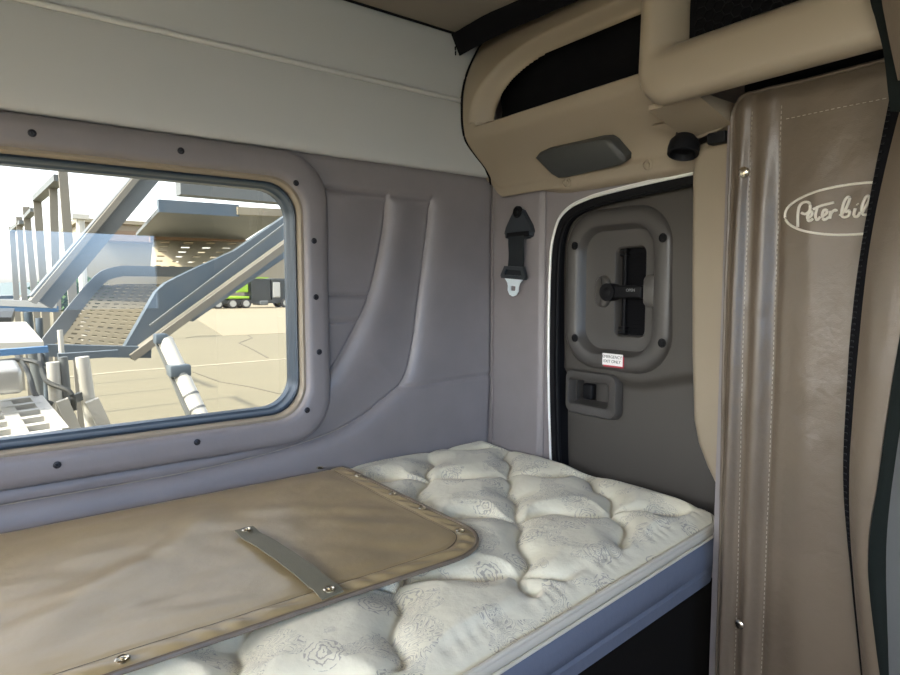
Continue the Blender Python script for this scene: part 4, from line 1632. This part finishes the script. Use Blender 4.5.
posts('tall tan steel gantry of three posts joined by a sloping crossbeam', [((0.801, 8, 2.502), (0.844, 8, 0.654), .085), ((0.798, 9, 2.425), (0.77, 9, 0.849), .085), ((0.765, 11, 2.448), (0.791, 11, 0.822), .10)],
      [((0.764, 11, 2.419), (0.794, 8.2, 2.337), .12)], (0.6, 9, -1.2))
posts('smaller grey steel gantry of three posts far left behind the tall tan one', [((0.738, 13, 2.506), (0.803, 13, 0.771), .10), ((0.728, 15, 2.515), (0.745, 15, 0.761), .10), ((0.686, 17, 2.472), (0.697, 17, 0.738), .11)],
      [((0.701, 17, 2.407), (0.762, 14.5, 2.378), .12), ((0.745, 13, 2.337), (0.752, 11.5, 2.309), .10)], (0.2, 15, -1.2))

# lamp pole, buildings, tree, hills, parked cars
bm = NB()
p = Vector((3.543, 30, 4.051))
cyl(bm, (p.x, 30, GZ), p, .16, .16, 10)
box(bm, p - Vector((.3, .3, .1)), p + Vector((.3, .3, .1)))
tag(obj('light_pole', bm, 'whitepaint', smooth=False), 'pale square-topped pole standing in front of the cream building', 'pole')


bl = empty('warehouse', (60, 100, GZ), 'long cream warehouse wall with a brown lower roof across the yard', 'building')
a, b = Vector((11.308, 95, 9.758)), Vector((22.922, 95, 9.638))
bm = NB()
box(bm, (a.x, 95, GZ), (b.x, 115, a.z))
obj('wall', bm, 'building', bl, smooth=False)
bm = NB()
box(bm, (a.x - .5, 94.5, a.z), (b.x + .5, 115.5, a.z + .5))
obj('parapet', bm, 'line', bl, smooth=False)
c = Vector((13.789, 94, 8.649)), Vector((22.604, 94, 7.304))
bm = NB()
box(bm, (c[0].x, 92, c[1].z), (c[1].x, 94.8, c[0].z))
obj('lower_roof', bm, 'roof', bl, smooth=False)
b2_ = empty('warehouse', (120, 110, GZ), 'cream warehouse wall behind the black and lime truck', 'building')
a, b = Vector((33.007, 105, 7.036)), Vector((67.368, 105, 9.775))
bm = NB()
box(bm, (a.x, 105, GZ), (b.x, 125, a.z))
obj('wall', bm, 'building', b2_, smooth=False)
bm = NB()
box(bm, (a.x - .5, 104.5, a.z), (b.x + .5, 125.5, a.z + .6))
obj('parapet', bm, 'line', b2_, smooth=False)

tree = empty('tree', (14, 40, GZ), 'round green tree behind the lower loading ramp', 'tree')
tp = Vector((4.211, 40, 0.785))
rn = random.Random(3)
bm = NB()
for k in range(1400):
    d = Vector((rn.gauss(0, 1), rn.gauss(0, 1), rn.gauss(0, 1))).normalized()
    rad = (0.75 + 0.25 * rn.random()) * (1 + 0.2 * noise.noise(d * 2.5))
    c = tp + Vector((d.x * 1.9, d.y * 1.9, d.z * 1.05)) * rad
    s_ = 0.13 + 0.10 * rn.random()
    u_, v_ = frame_axes(Vector((rn.gauss(0, 1), rn.gauss(0, 1), rn.gauss(0, 1) + .01)))
    bm.faces.new([bm.verts.new(c + u_ * x * s_ + v_ * y * s_) for x, y in ((-1, 0), (0, -.7), (1, 0), (0, .7))])
obj('crown', bm, 'leaf', tree, smooth=False)
bm = NB()
cyl(bm, (tp.x, 40, GZ), (tp.x, 40, tp.z), .18, .1, 8)
obj('trunk', bm, 'bark', tree)

bm = NB()
vsr = []
for i in range(81):
    x = -110 + 330 * i / 80
    h = 3.0 + 3.0 * noise.noise(Vector((x * .03, 0, 0))) + 1.2 * noise.noise(Vector((x * .1, 3, 0)))
    vsr.append([bm.verts.new((x, 245, GZ)), bm.verts.new((x, 248, GZ + max(.6, h))), bm.verts.new((x, 255, GZ))])
for a, b in zip(vsr, vsr[1:]):
    bm.faces.new((a[0], b[0], b[1], a[1]))
    bm.faces.new((a[1], b[1], b[2], a[2]))
hl = struct('hills', bm, 'hill')


def parked_car(p, rz, label):
    r_ = empty('parked_car', p, label, 'car')
    rot = Matrix.Translation(p) @ Matrix.Rotation(rz, 4, 'Z')
    body = [(-2.2, .35), (-2.2, .85), (-1.9, .95), (-1.1, 1.0), (-.6, 1.45), (.7, 1.48), (1.4, 1.0), (2.1, .85), (2.2, .35)]
    bm = NB()
    loft(bm, [[rot @ Vector((x, -.85, z)) for x, z in body], [rot @ Vector((x, .85, z)) for x, z in body]], True, True)
    obj('body', bm, 'carwhite', r_, smooth=False)
    wn = [(-.98, 1.02), (-.55, 1.38), (.62, 1.40), (1.2, 1.02)]
    for s in (-1, 1):
        bm = NB()
        loft(bm, [[rot @ Vector((x, s * .84, z)) for x, z in wn], [rot @ Vector((x, s * .87, z)) for x, z in wn]], True, True)
        obj('side_window', bm, 'carglass', r_, smooth=False)
        for x in (-1.35, 1.35):
            bm = NB()
            cyl(bm, rot @ Vector((x, s * .72, .33)), rot @ Vector((x, s * .9, .33)), .33, .33, 16)
            obj('wheel', bm, 'tyre', r_)


for (pt, rz, lb) in (((2.709, 93.32, -1.2), .1, 'pale parked car farthest left beyond the gantry posts'), ((4.969, 86.735, -1.2), .15, 'pale parked car between the gantry posts'),
                     ((7.369, 89.589, -1.2), .05, 'pale parked car just left of the green tree')):
    parked_car(Vector(pt), rz, lb)

# black and lime truck
tk = empty('yard_truck', (40, 72, GZ), 'black and lime green truck with pale wheels parked far across the yard', 'truck')
TY = 70.0
q = [Vector((19.781, 70, -1.074)), Vector((29.408, 70, -1.271))]
k_ = (q[1].x - q[0].x) / 84.0


def tx(u):
    return q[0].x + (u - 206) * k_


def tz(v):
    return GZ + (308 - v) * k_ * 0.93


bm = NB()
box(bm, (tx(210), TY, tz(303)), (tx(296), TY + 2.4, tz(299)))
obj('chassis', bm, 'truckblack', tk, smooth=False)
w0 = None
for u in (217, 231, 244, 285):
    for dy in (0, 2.2):
        if w0 is None:
            bm = NB()
            cyl(bm, (0, -.25, 0), (0, .25, 0), .55, .55, 20)
            w0 = obj('wheel', bm, 'tyre')
            w0.location = (tx(u), TY + dy, GZ + .55)
            adopt(w0, tk)
            bm = NB()
            cyl(bm, (0, -.30, 0), (0, -.22, 0), .36, .36, 16)
            h0 = obj('wheel_hub', bm, 'alu')
            h0.parent = w0
        else:
            w_ = copy_at(w0, (tx(u), TY + dy, GZ + .55), tk)
            h_ = h0.copy()
            COL.objects.link(h_)
            h_.parent = w_
for nm, u0, v0, u1, v1, m in (('engine_housing', 250, 300, 270, 277, 'truckblack'), ('hose_reel', 236, 291, 247, 278, 'lime'), ('side_panel', 222, 298, 248, 295, 'lime'),
                              ('cab', 271, 300, 286, 276, 'truckblack'), ('grille', 272, 297, 280, 280, 'alu'), ('bumper', 284, 305, 296, 298, 'lime'), ('tank', 258, 305, 267, 300, 'steelgrey'), ('roof_rail', 250, 276, 268, 275, 'lime')):
    bm = NB()
    box(bm, (tx(u0), TY - .1 if m != 'truckblack' else TY, tz(v0)), (tx(u1), TY + 2.4, tz(v1)), .12, 2)
    obj(nm, bm, m, tk, smooth=False)


# ================================================================== LIGHT
w = bpy.data.worlds.new('world')
S.world = w
w.use_nodes = True
nt = w.node_tree
sky = nt.nodes.new('ShaderNodeTexSky')
sky.sky_type = 'NISHITA'
sky.sun_disc = False
sky.sun_elevation = math.radians(52)
sky.sun_rotation = math.radians(270)
sky.air_density = 1.0
sky.dust_density = 2.5
sky.ozone_density = 1.0
bw = nt.nodes.new('ShaderNodeRGBToBW')
hz = nt.nodes.new('ShaderNodeMix')
hz.data_type = 'RGBA'
hz.inputs['Factor'].default_value = 0.6     # thin bright haze
nt.links.new(sky.outputs[0], bw.inputs[0])
nt.links.new(sky.outputs[0], hz.inputs['A'])
nt.links.new(bw.outputs[0], hz.inputs['B'])
nt.links.new(hz.outputs['Result'], nt.nodes['Background'].inputs['Color'])
nt.nodes['Background'].inputs['Strength'].default_value = 0.30

sd = bpy.data.lights.new('sun', 'SUN')
sd.energy = 3.0
sd.angle = math.radians(1.0)
sd.color = (1.0, 0.94, 0.82)
so = bpy.data.objects.new('sun', sd)
COL.objects.link(so)
so.location = (-7, -1, 9)
so.rotation_euler = Vector((0.70, 0.05, -0.71)).to_track_quat('-Z', 'Y').to_euler()


def portal(name, loc, direction, sx, sy):
    d = bpy.data.lights.new(name, 'AREA')
    d.shape = 'RECTANGLE'
    d.size = sx
    d.size_y = sy
    d.cycles.is_portal = True
    o = bpy.data.objects.new(name, d)
    COL.objects.link(o)
    o.location = loc
    o.rotation_euler = Vector(direction).to_track_quat('-Z', 'Z' if abs(direction[2]) < .9 else 'Y').to_euler()
    return o


portal('windscreen_daylight', (0.06, YF - .04, 1.267), (0, 1, 0), 2.02, 0.6)
portal('driver_window_daylight', (XL - .04, -0.675, 1.42), (1, 0, 0), 1.25, .88)
portal('added_opening_daylight', (XL - .04, 1.06, 1.195), (1, 0, 0), .68, .43)  # portal at the unseen opening added for light from the left
portal('rear_window_daylight', (W, 1.79, 1.085), (0, -1, 0), 1.2, 0.62)

S.view_settings.view_transform = 'Standard'
S.view_settings.look = 'None'
S.view_settings.gamma = 1.0
S.view_settings.use_curve_mapping = False
S.view_settings.exposure = 3.55
S.cycles.max_bounces = 10
S.cycles.diffuse_bounces = 7
S.cycles.glossy_bounces = 5
S.cycles.transparent_max_bounces = 12
S.cycles.sample_clamp_indirect = 8
